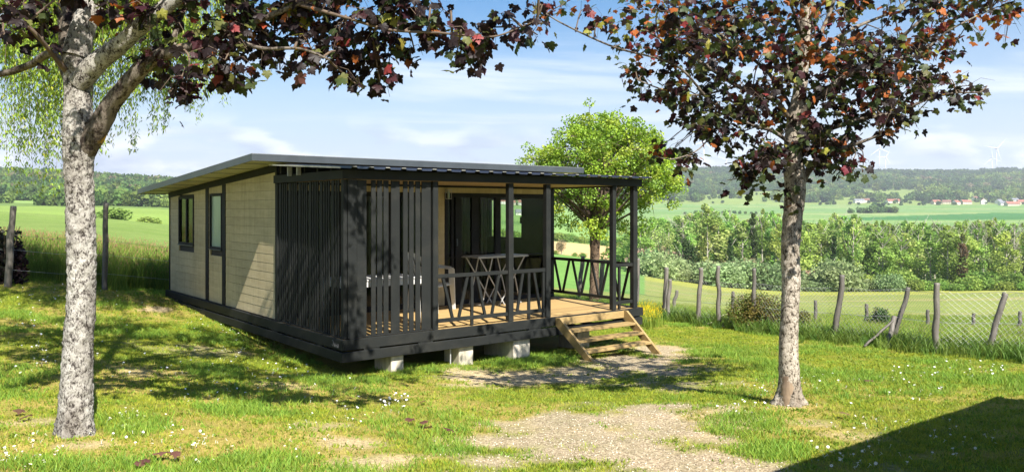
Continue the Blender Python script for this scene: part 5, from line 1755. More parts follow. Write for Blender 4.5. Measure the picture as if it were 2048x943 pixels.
for (px, y, r_, n_) in K2:
    t = random.random()
    CL.append((P(px, y, DR + random.uniform(-.75, .75)), r_ * .95, n_, (WU if (y < 130 or px < 1330 or (px > 1860 and y < 120)) else None)))
for _ in range(48):
    px = random.uniform(1330, 1880); y = random.uniform(10, 290)
    if abs(px - 1610) / 300 + max(0, y - 150) / 230 > 1.05: continue
    CL.append((P(px, y, DR + random.uniform(-1.5, 1.5)), .26, 22, None))
for _ in range(55):
    a = random.uniform(0, 6.28); q = math.sqrt(random.random()) * 1.7; z_ = random.uniform(2.5, 3.6)
    CL.append((Vector((3.5 + q * math.cos(a), 7.9 + q * math.sin(a) * .95, z_)), .3, 20, WU))
for _ in range(70):
    p = random.choice(LIMB)
    if p.z < -.2: continue
    CL.append((p + Vector((random.gauss(0, .16), random.gauss(0, .16), random.gauss(.02, .14))), .2, 15, WU if p.z > 1.5 else None))
maple(rt_, LIMB, CL, 200, WR, (0.048, 0.088), seed=9, twigr=.004, density=1.3)

# --- willow behind the near maple: hanging strands of narrow leaves ---
wv_ = bark('willow_bark', (0.32, 0.27, 0.2), (0.2, 0.16, 0.12), (0.06, 0.05, 0.04), 1)
DW = 12.6
wb = P(160, 700, DW); wb.z = tzf(wb.x, wb.y)
wt = empty('weeping_willow', wb, 0, 'yellow-green weeping willow hanging its strands behind the white maple trunk', 'tree')
LIMB = []
wtop = [wb + Vector((0, 0, -.1)), wb + Vector((.0, 0, 1.2)), wb + Vector((-.01, .1, 2.6)), wb + Vector((-.02, .2, 4.2)), wb + Vector((.0, .2, 5.6)), wb + Vector((.3, .1, 6.6))]
bark_tube('trunk', wtop, [.17, .145, .135, .12, .09, .04], wv_, wt, 20, 60, .05, 8, .05)
rw_ = random.Random(4)
wl_mb = MB(); WP, WRt, WS = [], [], []
arms = []
for k in range(16):
    a = k * 2.4 + rw_.uniform(-.3, .3); st_ = Vector(wtop[3]).lerp(Vector(wtop[5]), rw_.random())
    R_a = rw_.uniform(1.4, 2.6)
    e_ = st_ + Vector((math.cos(a) * R_a, math.sin(a) * R_a * .8, rw_.uniform(-.4, .4))); m_ = (st_ + e_) / 2 + Vector((0, 0, .55))
    p_, r_ = spline([st_, m_, e_], [.055, .04, .015], 12); arms.append(p_); wl_mb.tube(p_, r_, 6, False)
tips = []
for (px, y) in [(100, 385), (112, 300), (90, 340), (30, 240), (60, 300), (15, 290), (140, 260), (45, 180), (80, 220), (240, 300), (270, 230), (300, 260), (330, 230), (350, 245), (380, 210), (395, 180), (360, 180), (310, 190), (285, 150), (250, 190), (220, 300), (200, 250),
                (410, 235), (420, 150), (60, 100), (20, 120), (200, 320), (130, 200), (120, 170), (230, 110), (270, 90), (330, 120), (370, 90), (320, 60), (260, 40), (80, 60), (40, 40), (10, 330), (60, 380), (115, 360), (105, 330), (400, 120), (200, 190), (210, 150), (170, 100)]:
    for q in range(5):
        tips.append((px + rw_.gauss(0, 20), y + rw_.uniform(-110, 8) if q else y, DW + rw_.uniform(-1.2, 1.4)))
for _ in range(190): tips.append((rw_.uniform(-140, 410), rw_.uniform(-120, 190), DW + rw_.uniform(-1.8, 1.8)))
allarm = [p for a in arms for p in a[4:]]
for (px, y, D) in tips:
    tip = P(px, y, D)
    up_ = [p for p in allarm if p.z > tip.z + .3] or allarm
    s_ = min(up_, key=lambda p: math.hypot(p.x - tip.x, p.y - tip.y) + abs(p.z - tip.z) * .08)
    hang = Vector((tip.x + rw_.gauss(0, .04), tip.y, min(s_.z + .15, tip.z + 2.6)))
    path, rs = spline([s_, (s_ + hang) / 2 + Vector((0, 0, .12)), hang, (hang + tip) / 2 + Vector((rw_.gauss(0, .06), rw_.gauss(0, .06), 0)), tip], [.007, .006, .005, .003, .0015], 26)
    wl_mb.tube(path, rs, 3, False)
    for i in range(5, 26):
        for q in range(13):
            p = path[i] + Vector((rw_.gauss(0, .045), rw_.gauss(0, .045), rw_.gauss(0, .04)))
            WP.append(tuple(p)); WRt.append((rw_.uniform(-2.4, -0.7), rw_.uniform(-.5, .5), rw_.uniform(0, 6.28))); WS.append(rw_.uniform(.05, .09))
wl_mb.v = [tuple(Vector(v) - wb) for v in wl_mb.v]; wl_mb.build('branches', M['twig'], wt, True)
NV = np.array([(0, 0, 0), (.14, .35, .02), (0, 1, 0), (-.14, .35, .02)]); NF = np.array([(0, 1, 2), (0, 2, 3)])
WP = np.array(WP); WRt = np.array(WRt)
V, Fc = stamp(NV, NF, WP - np.array(tuple(wb)), rot_mats(WRt[:, 0], WRt[:, 1], WRt[:, 2]), np.array(WS))
cw_ = np.array([(0.24, 0.36, 0.045), (0.34, 0.44, 0.05), (0.16, 0.26, 0.04), (0.42, 0.42, 0.05)])[rng.choice(4, len(WP), p=[.4, .3, .2, .1])] * rng.uniform(.8, 1.2, (len(WP), 1))
wil = obj('crown', mesh_np('crown', V, Fc, leaf_mat('willow_leaf', trans=.45, var=0.0), np.repeat(cw_, 4, 0)), wt); wil['kind'] = 'stuff'


# --- leafy crowns made of many small leaf faces ---
TRI = np.array([(-.5, -.3, 0), (.5, -.3, .08), (.1, .6, -.05), (-.35, .35, .1)]); TRF = np.array([(0, 1, 2), (0, 2, 3)])


def leaf_cloud(centres, radii, counts, size, cols, seed, squash=.8, shell=.35):
    rg = np.random.default_rng(seed); P_, S_, C_ = [], [], []
    for c, r_, n in zip(centres, radii, counts):
        d = rg.normal(size=(n, 3)); d /= np.linalg.norm(d, axis=1)[:, None]
        q = (shell + (1 - shell) * rg.uniform(size=n)) ** .6
        P_.append(np.array(c) + d * (q * r_)[:, None] * np.array([1, 1, squash])); S_.append(rg.uniform(size[0], size[1], n))
        base = np.array(cols[rg.integers(len(cols))]); C_.append(base * rg.uniform(.7, 1.3, (n, 1)))
    P_ = np.concatenate(P_); S_ = np.concatenate(S_); C_ = np.concatenate(C_)
    n = len(P_)
    V, Fc = stamp(TRI, TRF, P_, rot_mats(rg.uniform(-1.4, 1.4, n), rg.uniform(-1.4, 1.4, n), rg.uniform(0, 6.28, n)), S_)
    return V, Fc, np.repeat(C_, 4, 0)


lm_gen = leaf_mat('tree_leaf', trans=.35, var=.16)
lm_far = leaf_mat('far_tree_leaf', trans=.45, var=.22, rough=.8, spec=.1)

# the round yellow-green tree behind the cabin
DM = 22.8
mbp = P(1188, 600, DM); mbp.z = tzf(mbp.x, mbp.y)
mt_ = empty('round_tree', mbp, 0, 'round-headed bright yellow-green tree behind the open end of the terrace', 'tree')
LIMB = []
fork = P(1190, 470, DM)
bark_tube('trunk', [mbp + Vector((0, 0, -.1)), mbp.lerp(fork, .5), fork, fork + Vector((0, 0, .3))], [.17, .13, .14, .1], M['bark_dark'], mt_, 24, 60, .1, 9, .06)
rr5 = random.Random(8); ctr = P(1207, 352, DM); brm = MB(); BC = []
for k in range(64):
    th = rr5.uniform(0, 6.28); el_ = rr5.uniform(-.25, 1.5)
    d = Vector((math.cos(th) * math.cos(el_) * 2.05, math.sin(th) * math.cos(el_) * 1.9, math.sin(el_) * 1.58))
    if d.x > .9 and el_ < .5: d.x *= 1.12
    e_ = ctr + d * rr5.uniform(.84, 1.03); st_ = fork + Vector((0, 0, rr5.uniform(0, .3)))
    m_ = st_.lerp(e_, .5) + Vector((rr5.gauss(0, .14), rr5.gauss(0, .14), rr5.uniform(-.05, .25)))
    p_, r_ = spline([st_, m_, e_], [.045, .025, .006], 12); brm.tube(p_, r_, 5, False)
    BC.append((e_, .30, 210))
    for q in (7, 8, 9, 10):
        for _ in range(2):
            f_ = p_[q] + Vector((rr5.gauss(0, .34), rr5.gauss(0, .34), rr5.gauss(.08, .28)))
            brm.tube([p_[q], (p_[q] + f_) / 2 + Vector((0, 0, .05)), f_], [.012, .009, .004], 3, False)
            if rr5.random() < .7: BC.append((f_, .2, 62))
for k in range(60):
    th = rr5.uniform(0, 6.28)
    BC.append((P(1190, 440, DM) + Vector((math.cos(th) * rr5.uniform(.2, 1.5), math.sin(th) * rr5.uniform(.2, 1.3), rr5.uniform(-.45, .6))), .24, 75))
for k in range(90):
    th = rr5.uniform(0, 6.28); el_ = math.asin(rr5.uniform(-.45, 1))
    BC.append((ctr + Vector((math.cos(th) * math.cos(el_) * 1.95, math.sin(th) * math.cos(el_) * 1.8, math.sin(el_) * 1.55)) * rr5.uniform(.82, .97), .34, 90))
brm.v = [tuple(Vector(v) - mbp) for v in brm.v]; brm.build('branches', M['twig'], mt_, True)
V, Fc, Cc = leaf_cloud([tuple(c - mbp) for c, _, _ in BC], [r_ for _, r_, _ in BC], [n for _, _, n in BC], (.035, .070), [(0.22, 0.35, .03), (.29, .42, .035), (.16, .27, .03), (.34, .42, .05)], 4)
cr = obj('crown', mesh_np('crown', V, Fc, leaf_mat('lime_leaf', trans=.35, var=0.0), Cc), mt_); cr['kind'] = 'stuff'


def shrub(name, loc, rx, rz_, n, size, cols, seed, label, cat='bush', group=None, blobs=14, mat=None, stems=True, ry=None):
    s = empty(name, loc, 0, label, cat, group)
    rr_ = random.Random(seed); cs = []
    ry = ry or rx
    for _ in range(blobs):
        a = rr_.uniform(0, 6.28); q = rr_.random() ** .5
        cs.append((rx * .68 * q * math.cos(a), ry * .68 * q * math.sin(a), rz_ * rr_.uniform(.22, .78) * (1.05 - .35 * q)))
    V, Fc, Cc = leaf_cloud(cs, [rx * .42] * blobs, [n // blobs] * blobs, size, cols, seed, squash=rz_ / rx * .8)
    f = obj('foliage', mesh_np('foliage', V, Fc, mat or lm_gen, Cc), s); f['kind'] = 'stuff'
    if stems:
        m_ = MB()
        for k in range(14):
            a = rr_.uniform(0, 6.28); q = rr_.uniform(.3, .8)
            m_.tube([(0.04 * math.cos(a), .04 * math.sin(a), -.05), (rx * q * .5 * math.cos(a), ry * q * .5 * math.sin(a), rz_ * .5), (rx * q * math.cos(a), ry * q * math.sin(a), rz_ * .9)], [.012, .008, .004], 4, False)
        m_.build('stems', M['twig'], s)
    return s


g = gpx(1530, 664, dmax=40)
shrub('barberry_bush', (g.x, g.y + .45, tzf(g.x, g.y + .45) - .03), .74, .92, 9000, (.022, .045), [(.13, .19, .028), (.22, .28, .035), (.08, .12, .02), (.17, .15, .03), (.17, .24, .03)], 3,
      'dense olive bush with rusty shoots growing behind the slender maple trunk', blobs=26)
shrub('barberry_bush', (g.x + 1.0, g.y + 1.0, tzf(g.x + 1, g.y + 1) - .03), .35, .55, 2200, (.022, .045), [(.14, .15, .03), (.20, .12, .03)], 5,
      'thin rusty twigged bush showing to the far side of the slender maple trunk', blobs=10)
g = P(1757, 650, 22); g.z = tzf(g.x, g.y)
shrub('field_bush', g, .42, .75, 1800, (.03, .06), [(.06, .11, .03), (.09, .15, .04)], 6, 'small dark green bush beyond the netting between two leaning posts', blobs=10)
g = P(6, 540, 16.2); g.z = tzf(g.x, g.y)
shrub('copper_bush', g + Vector((-.12, .25, -.1)), .42, 1.42, 2200, (.05, .10), [(.022, .016, .014), (.04, .02, .02), (.03, .04, .02)], 7, 'dark copper-leaved bush behind the forked grey post', blobs=16, mat=leafm1)

# ------------------------------------------------------------------ fences
def fence_post(parent, base, top_, r0, r1, seed, name='post', split=False):
    rr_ = random.Random(seed); b_ = Vector(base); t = Vector(top_)
    o0 = Vector(parent.location)
    k = 6; pts = []
    for i in range(k):
        f = i / (k - 1); p = b_.lerp(t, f)
        if 0 < i < k - 1: p = p + Vector((rr_.gauss(0, .012), rr_.gauss(0, .012), 0))
        pts.append(p)
    rs = [r0 + (r1 - r0) * i / (k - 1) for i in range(k)]
    p, r_ = spline(pts, rs, 22); vs, fs = tube_geo(p, r_, 12, True)
    out = []
    for i, v in enumerate(vs):
        c = p[i // 12]; d = Vector(v) - c; f = mnoise.fractal(Vector((v[0] * 30, v[1] * 30, v[2] * 5)), 1, 2, 3) * .14
        out.append(tuple(c + d * (1 + f) - o0))
    m_ = MB().add(out, fs)
    return m_.build(name, M['post'], parent, True)


wire = simple('galvanised_wire', (0.45, 0.46, 0.44), (0.34, 0.34, 0.33), 30, .45, .5, metal=.3)


def seg_pts(name_pts):
    return [Vector(p) for p in name_pts]


def netting(parent, line, h, mesh_=.085, th=.0030, z_off=.02, seed=0):
    """diamond netting hung along a polyline of (x,y,lean) posts"""
    o0 = Vector(parent.location); V, Fc = [], []
    cum = [0]
    for a, b_ in zip(line[:-1], line[1:]): cum.append(cum[-1] + math.hypot(b_[0] - a[0], b_[1] - a[1]))
    Lt = cum[-1]

    def at(u, v):
        u = max(0, min(Lt, u))
        for i in range(len(line) - 1):
            if u <= cum[i + 1] + 1e-9:
                f = (u - cum[i]) / (cum[i + 1] - cum[i]); a, b_ = line[i], line[i + 1]
                x = a[0] + (b_[0] - a[0]) * f; y = a[1] + (b_[1] - a[1]) * f
                lx = a[2] + (b_[2] - a[2]) * f; ly = a[3] + (b_[3] - a[3]) * f
                sag = .05 * math.sin(PI * f)
                return Vector((x + lx * v / h, y + ly * v / h, tzf(x, y) + z_off + v * (1 - sag)))
    # coarse lookup of the surface
    n = int(Lt / .25) + 1; tab = [[at(i * Lt / n, j * h / 4) for j in range(5)] for i in range(n + 1)]

    def fast(u, v):
        fu = max(0, min(.99999, u / Lt)) * n; i = int(fu); fv = max(0, min(.99999, v / h)) * 4; j = int(fv); a, b_ = fu - i, fv - j
        return (tab[i][j] * (1 - a) + tab[i + 1][j] * a) * (1 - b_) + (tab[i][j + 1] * (1 - a) + tab[i + 1][j + 1] * a) * b_

    def wireseg(pts, t):
        nonlocal V, Fc
        b0 = len(V)
        for p in pts:
            for k in range(3):
                a = 2 * PI * k / 3
                V.append((p.x + math.cos(a) * t * .5 - o0.x, p.y + math.cos(a) * t - o0.y, p.z + math.sin(a) * t - o0.z))
        for i in range(len(pts) - 1):
            for k in range(3):
                a = b0 + 3 * i + k; c = b0 + 3 * i + (k + 1) % 3; Fc.append((a, c, c + 3, a + 3))
    u = -h
    while u < Lt:
        for sgn in (1, -1):
            us = [u + h * f / 5 if sgn > 0 else u + h - h * f / 5 for f in range(6)]; vsx = [h * f / 5 for f in range(6)]
            pts = [fast(a, b_) for a, b_ in zip(us, vsx) if 0 <= a <= Lt]
            if len(pts) > 1: wireseg(pts, th)
        u += mesh_
    for v in (0.02, h * .5, h - .01):
        m_ = int(Lt / .5); wireseg([fast(Lt * i / m_, v) for i in range(m_ + 1)], th * 1.3)
    o = obj('netting', mesh_np('netting', V, Fc, wire), parent); o['kind'] = 'stuff'
    return o


FP = [  # (base px, base y, top px, top y, distance, r)
    (2120, 735, 2150, 600, 12.0, .045), (1968, 712, 2011, 587, 12.75, .047), (1867, 710, 1874, 565, 13.2, .050), (1780, 681, 1816, 574, 14.3, .044), (1667, 674, 1684, 549, 15.4, .055),
    (1505, 640, 1508, 536, 17.2, .045), (1437, 641, 1437, 531, 18.0, .050), (1395, 642, 1402, 535, 18.4, .052), (1326, 626, 1333, 534, 20.2, .058), (1272, 612, 1276, 516, 22.0, .055), (1196, 600, 1206, 520, 24.6, .075), (1156, 596, 1166, 512, 25.6, .07)]
fence = empty('netting_fence', (0, 0, 0), 0, 'wire netting fence on leaning weathered grey posts round the lawn', 'fence')
o0 = P(1667, 674, 15.4); fence.location = (o0.x, o0.y, tzf(o0.x, o0.y))
line = []
for i, (bx_, by_, tx_, ty_, D, r_) in enumerate(FP):
    X_ = (bx_ - CX) / F_PX * D; zb = tzf(X_, D)
    h = (by_ - ty_) / F_PX * D
    tp_ = Vector(((tx_ - CX) / F_PX * D, D, max(zb + 1.0, -(ty_ - HOR) / F_PX * D)))
    fence_post(fence, (X_, D, zb - .15), tp_, r_ * 1.12, r_ * .9, i)
    line.append((X_, D, tp_.x - X_, 0.0))
# a second short prop against the leaning post, and one paired post
q = P(1774, 692, 13.9); fence_post(fence, (q.x, q.y, tzf(q.x, q.y) - .1), P(1789, 632, 14.2), .05, .045, 31, 'prop')
q = P(1335, 625, 19.6); fence_post(fence, (q.x, q.y, tzf(q.x, q.y) - .1), P(1340, 558, 19.7), .05, .045, 32, 'prop')
netting(fence, line[:-1][::1], 1.02)
# fallen leaner low in the weeds
q = P(1757, 684, 14.0)
fence_post(fence, (q.x - .25, q.y, tzf(q.x, q.y) + .02), P(1786, 640, 14.1), .022, .018, 33, 'prop')

fence2 = empty('field_fence', (0, 0, 0), 0, 'low far fence of short pale stakes along the meadow below the lawn', 'fence')
S2 = [(1345, 626, 1354, 580), (1463, 633, 1466, 582), (1630, 652, 1631, 600), (1732, 650, 1733, 607), (1855, 652, 1856, 619), (1944, 668, 1948, 626), (2036, 672, 2041, 636), (2140, 690, 2143, 650)]
fence2.location = (0, 28, 0); tp0 = P(1732, 650, 28); fence2.location = (tp0.x, tp0.y, tzf(tp0.x, tp0.y))
wpts = []
for i, (bx_, by_, tx_, ty_) in enumerate(S2):
    D = 27.0 + (i % 3) * .3
    X_ = (bx_ - CX) / F_PX * D; zt = -(ty_ - HOR) / F_PX * D; zb = tzf(X_, D)
    if zt < zb + .55: zt = zb + .75
    fence_post(fence2, (X_, D, zb - .1), ((tx_ - CX) / F_PX * D, D, zt), .065, .055, 50 + i)
    wpts.append(Vector((X_, D, zt - .1)) - fence2.location)
for dz in (0, -.3):
    m_ = MB(); m_.tube([p + Vector((0, 0, dz)) for p in wpts], .003, 3); m_.build('wire', wire, fence2)

fence3 = empty('pasture_fence', (0, 0, 0), 0, 'two old posts at the edge of the tall grass beside the white trunk', 'fence')
a_ = P(210, 545, 17.0); fence3.location = (a_.x, a_.y, tzf(a_.x, a_.y))
fence_post(fence3, (a_.x, a_.y, tzf(a_.x, a_.y) - .1), P(212, 405, 17.0), .055, .052, 61)
c_ = P(14, 520, 15.8); fence_post(fence3, (c_.x, c_.y, tzf(c_.x, c_.y) - .1), P(27, 412, 15.8), .07, .055, 62)
m_ = MB()
for dz in (.35, .75, 1.05):
    A = Vector((c_.x, c_.y, tzf(c_.x, c_.y) + dz)) - fence3.location; B = Vector((a_.x, a_.y, tzf(a_.x, a_.y) + dz)) - fence3.location; Cx = Vector((-5.6, 18.6, tzf(-5.6, 18.6) + dz)) - fence3.location
    m_.tube([A, (A + B) / 2 + Vector((0, 0, -.04)), B, Cx], .003, 3)
m_.build('wire', wire, fence3)

# hose lying by the bush, the rusty clump beside it
g = gpx(1412, 652, dmax=40); g2_ = gpx(1448, 645, dmax=40)
m_ = MB(); pts = [Vector((g.x, g.y, g.z + .05)), Vector((g.x + .18, g.y + .1, g.z + .09)), Vector((g2_.x, g2_.y, g2_.z + .20)), Vector((g2_.x + .3, g2_.y + .05, g2_.z + .24))]
p, r_ = spline(pts, [.012] * 4, 20); m_.tube(p, r_, 7)
o = m_.build('hose', M['haylon'], None, True); tag(o, 'pale hose end lying on the grass beside the olive bush', 'hose')
shrub('rusty_plant', (g2_.x + .1, g2_.y, g2_.z - .02), .13, .30, 260, (.02, .05), [(.42, .16, .06), (.36, .12, .05)], 9, 'small rust-orange plant at the end of the pale hose', 'plant', blobs=5)

# yellow flowers by the far corner of the deck
fy = [proto('tuft', blade_mesh('tuft', 30, 0.15, 0.2, 0.42, 0.012, 0.5, M['grass'], (0.16, 0.25, 0.03), (0.25, 0.33, 0.05), 81, flower=(0.5, 0.02, (0.80, 0.66, 0.03)), segs=3))]
X = []; Y = []
for _ in range(46):
    D = random.uniform(17, 20); p_ = random.gauss(1296, 12); X.append((p_ - CX) / F_PX * D); Y.append(D)
X, Y = np.array(X), np.array(Y)
scatter('yellow_flowers', np.stack([X, Y, tz(X, Y)], -1), fy, rng.uniform(0, 6, len(X)), rng.uniform(.7, 1.2, len(X)), 'patch of small yellow wildflowers past the far deck corner', 'wildflowers')

# fallen leaves on the lawn
FLV = [(40, 830), (60, 842), (300, 935), (345, 925), (325, 918), (275, 940), (825, 852), (842, 858), (860, 864), (1690, 838), (850, 811), (900, 870), (1740, 770)]
for i, (px, y) in enumerate(FLV):
    g = gpx(px, y, dmax=30)
    o = obj('fallen_leaf', LEAFME['brown'], None, (g.x, g.y, g.z + .055), (random.uniform(-.35, .35), random.uniform(-.3, .3), random.uniform(0, 6.28)), [random.uniform(.07, .11)] * 3)
    tag(o, 'curled reddish-brown maple leaf fallen on the lawn', 'fallen leaf', 'fallen maple leaves on the lawn')

# ------------------------------------------------------------------ wood in the valley
def tall_tree(seed, h, rad_, base_f, n, cols, size, kind='poplar', lean=0):
    rr_ = random.Random(seed); cs, rs, cnt = [], [], []
    k = 16 if kind != 'column' else 18
    for i in range(k):
        f = base_f + (1 - base_f) * (i + .5) / k
        env = math.sin(PI * min(1, (f - base_f) / (1 - base_f) * .9 + .12)) ** .6
        a = rr_.uniform(0, 6.28); q = rad_ * env * rr_.uniform(.1, .7)
        if kind == 'column': q *= .3
        cs.append((q * math.cos(a) * 1.25, q * math.sin(a) * 1.25, f * h - rad_ * .3 + rr_.gauss(0, .5))); rs.append(max(.45, rad_ * rr_.uniform(.25, .62) * (env * .6 + .4))); cnt.append(n // k)
    V, Fc, Cc = leaf_cloud(cs, rs, cnt, size, cols, seed, squash=1.25, shell=.25)
    t = MB(); t.tube([(0, 0, -.4), (.1, 0, h * .4), (0, .1, h * .94)], [.24, .17, .04], 6, False)
    for _ in range(10):
        z_ = rr_.uniform(.3, .85) * h; a = rr_.uniform(0, 6.28); l_ = rad_ * rr_.uniform(.4, .9)
        t.tube([(0, 0, z_), (l_ * .5 * math.cos(a), l_ * .5 * math.sin(a), z_ + l_ * .7), (l_ * math.cos(a), l_ * math.sin(a), z_ + l_ * 1.5)], [.09, .06, .02], 4, False)
    return mesh_np('crown', V, Fc, lm_far, Cc), t


palet = simple('pale_trunk', (0.42, 0.39, 0.33), (0.26, 0.24, 0.2), 2, .8, .1)
GA = [(0.271, 0.442, 0.098), (0.355, 0.5, 0.131), (0.213, 0.36, 0.088), (0.4, 0.5, 0.163)]
GB = [(0.265, 0.382, 0.087), (0.212, 0.317, 0.074), (0.352, 0.477, 0.111)]
GC = [(0.264, 0.285, 0.171), (0.316, 0.316, 0.217), (0.224, 0.253, 0.139)]
GD = [(0.063, 0.112, 0.035), (0.049, 0.091, 0.028)]
VT = []
for s_ in range(5):
    c_, t_m = tall_tree(100 + s_, 17.5, 2.9, .22, 1500, GA, (.28, .5)); VT.append(('pale green slender tree of the valley wood', c_, t_m.mesh('trunk', palet), 'poplar_tree', 'pale green trees of the valley wood'))
for s_ in range(3):
    c_, t_m = tall_tree(120 + s_, 16.5, 3.2, .18, 1700, GB, (.28, .5)); VT.append(('mid green leafy tree of the valley wood', c_, t_m.mesh('trunk', palet), 'leafy_tree', 'mid green trees of the valley wood'))
for s_ in range(2):
    c_, t_m = tall_tree(140 + s_, 14.5, 2.6, .15, 420, GC, (.16, .36)); VT.append(('greyish bare-looking tree of the valley wood', c_, t_m.mesh('trunk', palet), 'bare_tree', 'greyish bare trees of the valley wood'))
rt2 = random.Random(77)
cnt_t = 0
rows = [183, 188, 194, 200, 207, 214, 222, 231, 241, 252, 264]
for ri, D in enumerate(rows):
    x = (1262 - CX) / F_PX * D; xmax = (2330 - CX) / F_PX * D
    while x < xmax:
        xx = x + rt2.uniform(-3.2, 3.2); yy = D + rt2.uniform(-4.5, 4.5)
        px = CX + F_PX * xx / yy
        x += 4.9 if ri < 7 else 6.4
        if px < 1300 and ri > 5: continue
        ytop = np.interp(px, [1262, 1300, 1350, 1500, 1620, 1750, 1900, 2300], [455, 430, 416, 420, 424, 434, 438, 440]) + rt2.triangular(-9, 34, 4) + 7 * math.sin(px / 23.0)
        zt = -(ytop - HOR) / F_PX * yy; zb = tzf(xx, yy)
        r_ = rt2.random()
        if px < 1700: k = rt2.randrange(0, 5) if r_ < .72 else (rt2.randrange(5, 8) if r_ < .84 else rt2.randrange(8, 10))
        else: k = rt2.randrange(5, 8) if r_ < .45 else (rt2.randrange(0, 5) if r_ < .9 else rt2.randrange(8, 10))
        lab, cm, tm_, nm, grp = VT[k]
        root = empty(nm, (xx, yy, zb), rt2.uniform(0, 6.28), lab, 'tree', grp)
        hh = (zt - zb) / (17.5 if k < 5 else 16.5 if k < 8 else 15.2)
        w_ = rt2.uniform(.7, 1.45)
        c1 = obj('crown', cm, root, None, None, (w_, w_, hh)); c1['kind'] = 'stuff'; obj('trunk', tm_, root, None, None, (1, 1, hh)); cnt_t += 1
# a few that stand out
for (px, yt, D, w_, cols, lab) in [(1507, 420, 178, 2.0, GD, 'narrow dark green column-shaped tree standing out of the valley wood'), (1555, 442, 179, 2.6, GB, 'second, broader dark tree just beside the slender maple trunk'),
                                   (1668, 470, 176, 1.2, GD, 'ivy-dark narrow tree in the pale wood'), (1925, 470, 177, 2.2, [(.13, .10, .05), (.10, .13, .04)], 'half-bare brownish tree at the edge of the valley wood'),
                                   (1372, 478, 172, 3.2, GD, 'low dark green rounded tree in front of the pale wood'), (1462, 470, 175, 1.5, GD, 'dark ivy-covered thin tree before the valley wood')]:
    x_ = (px - CX) / F_PX * D; zb = tzf(x_, D); zt = -(yt - HOR) / F_PX * D; h = zt - zb
    c_, t_m = tall_tree(int(px), h, w_, .12, 2200, cols, (.25, .45), 'column' if w_ < 2.4 else 'poplar')
    root = empty('valley_tree', (x_, D, zb), 0, lab, 'tree'); c1 = obj('crown', c_, root); c1['kind'] = 'stuff'; t_m.build('trunk', palet, root)

# shrubs at the foot of the wood
SM = {}
for nm, cols, n, sz in (('willow', [(.27, .36, .16), (.22, .31, .13), (.30, .38, .18)], 1300, (.16, .34)), ('brown', [(.42, .31, .20), (.36, .28, .18), (.30, .28, .13)], 1200, (.12, .28)), ('green', [(.15, .26, .055), (.21, .33, .065), (.26, .37, .085)], 1300, (.18, .38))):
    for v in range(2):
        rr_ = random.Random(len(SM) + 5); cs = [(rr_.uniform(-1, 1), rr_.uniform(-1, 1), rr_.uniform(.5, 1.7)) for _ in range(12)]
        V, Fc, Cc = leaf_cloud(cs, [1.15] * 12, [n // 12] * 12, sz, cols, 200 + len(SM), squash=.95, shell=.5)
        SM[(nm, v)] = mesh_np('foliage', V, Fc, lm_far, Cc)
LBL = {'willow': ('rounded grey-green willow shrub along the meadow edge', 'grey-green shrubs along the meadow edge'), 'brown': ('leafless pinkish-brown thicket before the pale wood', 'pinkish-brown thickets before the wood'), 'green': ('fresh green bush at the foot of the valley wood', 'green bushes at the foot of the valley wood')}


def far_shrub(nm, px, D, sc_):
    x_ = (px - CX) / F_PX * D
    root = empty(nm + '_shrub' if nm != 'green' else 'green_bush', (x_, D, tzf(x_, D) - .2), rt2.uniform(0, 6.28), LBL[nm][0], 'bush', LBL[nm][1])
    f = obj('foliage', SM[(nm, rt2.randrange(2))], root, None, None, (sc_ * rt2.uniform(.9, 1.25), sc_ * rt2.uniform(.9, 1.2), sc_ * rt2.uniform(.85, 1.15))); f['kind'] = 'stuff'


for px in range(1278, 1800, 23): far_shrub('willow', px + rt2.uniform(-12, 12), rt2.uniform(154, 166), rt2.uniform(.9, 2.3) if px < 1700 else rt2.uniform(.8, 1.5))
for px in range(1290, 1720, 36): far_shrub('willow', px + rt2.uniform(-14, 14), rt2.uniform(164, 174), rt2.uniform(1.1, 2.4))
for px in (1292, 1306, 1322, 1345, 1362, 1428, 1445, 1458, 1476, 1492, 1500, 1560, 1610, 1640): far_shrub('brown', px, rt2.uniform(170, 178), rt2.uniform(1.7, 2.6))
for px in range(1640, 2330, 17): far_shrub('green', px + rt2.uniform(-10, 10), rt2.uniform(168, 180), rt2.triangular(.6, 2.0, .9))
for px in range(1560, 1700, 22): far_shrub('green', px, rt2.uniform(172, 180), rt2.uniform(1.9, 2.5))
for px in range(1236, 1330, 12): far_shrub('green', px, rt2.uniform(200, 230), rt2.uniform(1.6, 2.4))
# hedge line and lone bare tree behind the cabin
for px in range(990, 1275, 11): far_shrub('green', px + rt2.uniform(-3, 3), rt2.uniform(336, 352), rt2.uniform(.8, 1.7))
for px in (1112, 1150, 1165, 1240): far_shrub('green', px, rt2.uniform(212, 218), rt2.uniform(.45, .8))
x_ = (1123 - CX) / F_PX * 216
root = empty('bare_tree', (x_, 216, tzf(x_, 216)), 0, 'small bare brown tree alone on the ploughed strip behind the terrace', 'tree'); c1 = obj('crown', SM[('brown', 0)], root, (0, 0, 1.2), None, (.8, .8, 1.1)); c1['kind'] = 'stuff'
obj('trunk', VT[0][2], root, None, None, (.6, .6, .16))
# bushes on the left-hand meadow
for (px, D, s_, lab) in ((232, 165, 1.5, 'rounded dark bush on the crest of the meadow beside the old post'), (214, 168, 1.2, 'smaller round bush joined to the dark one on the meadow crest'), (300, 200, 1.15, 'low dark bush alone in the bright far meadow'), (312, 205, .8, 'tiny bush at the end of the low dark one in the far meadow')):
    x_ = (px - CX) / F_PX * D
    root = empty('meadow_bush', (x_, D, tzf(x_, D) - .3), px, lab, 'bush'); f = obj('foliage', SM[('green', 0)], root, None, None, (s_ * 1.2, s_ * 1.2, s_ * .8)); f['kind'] = 'stuff'

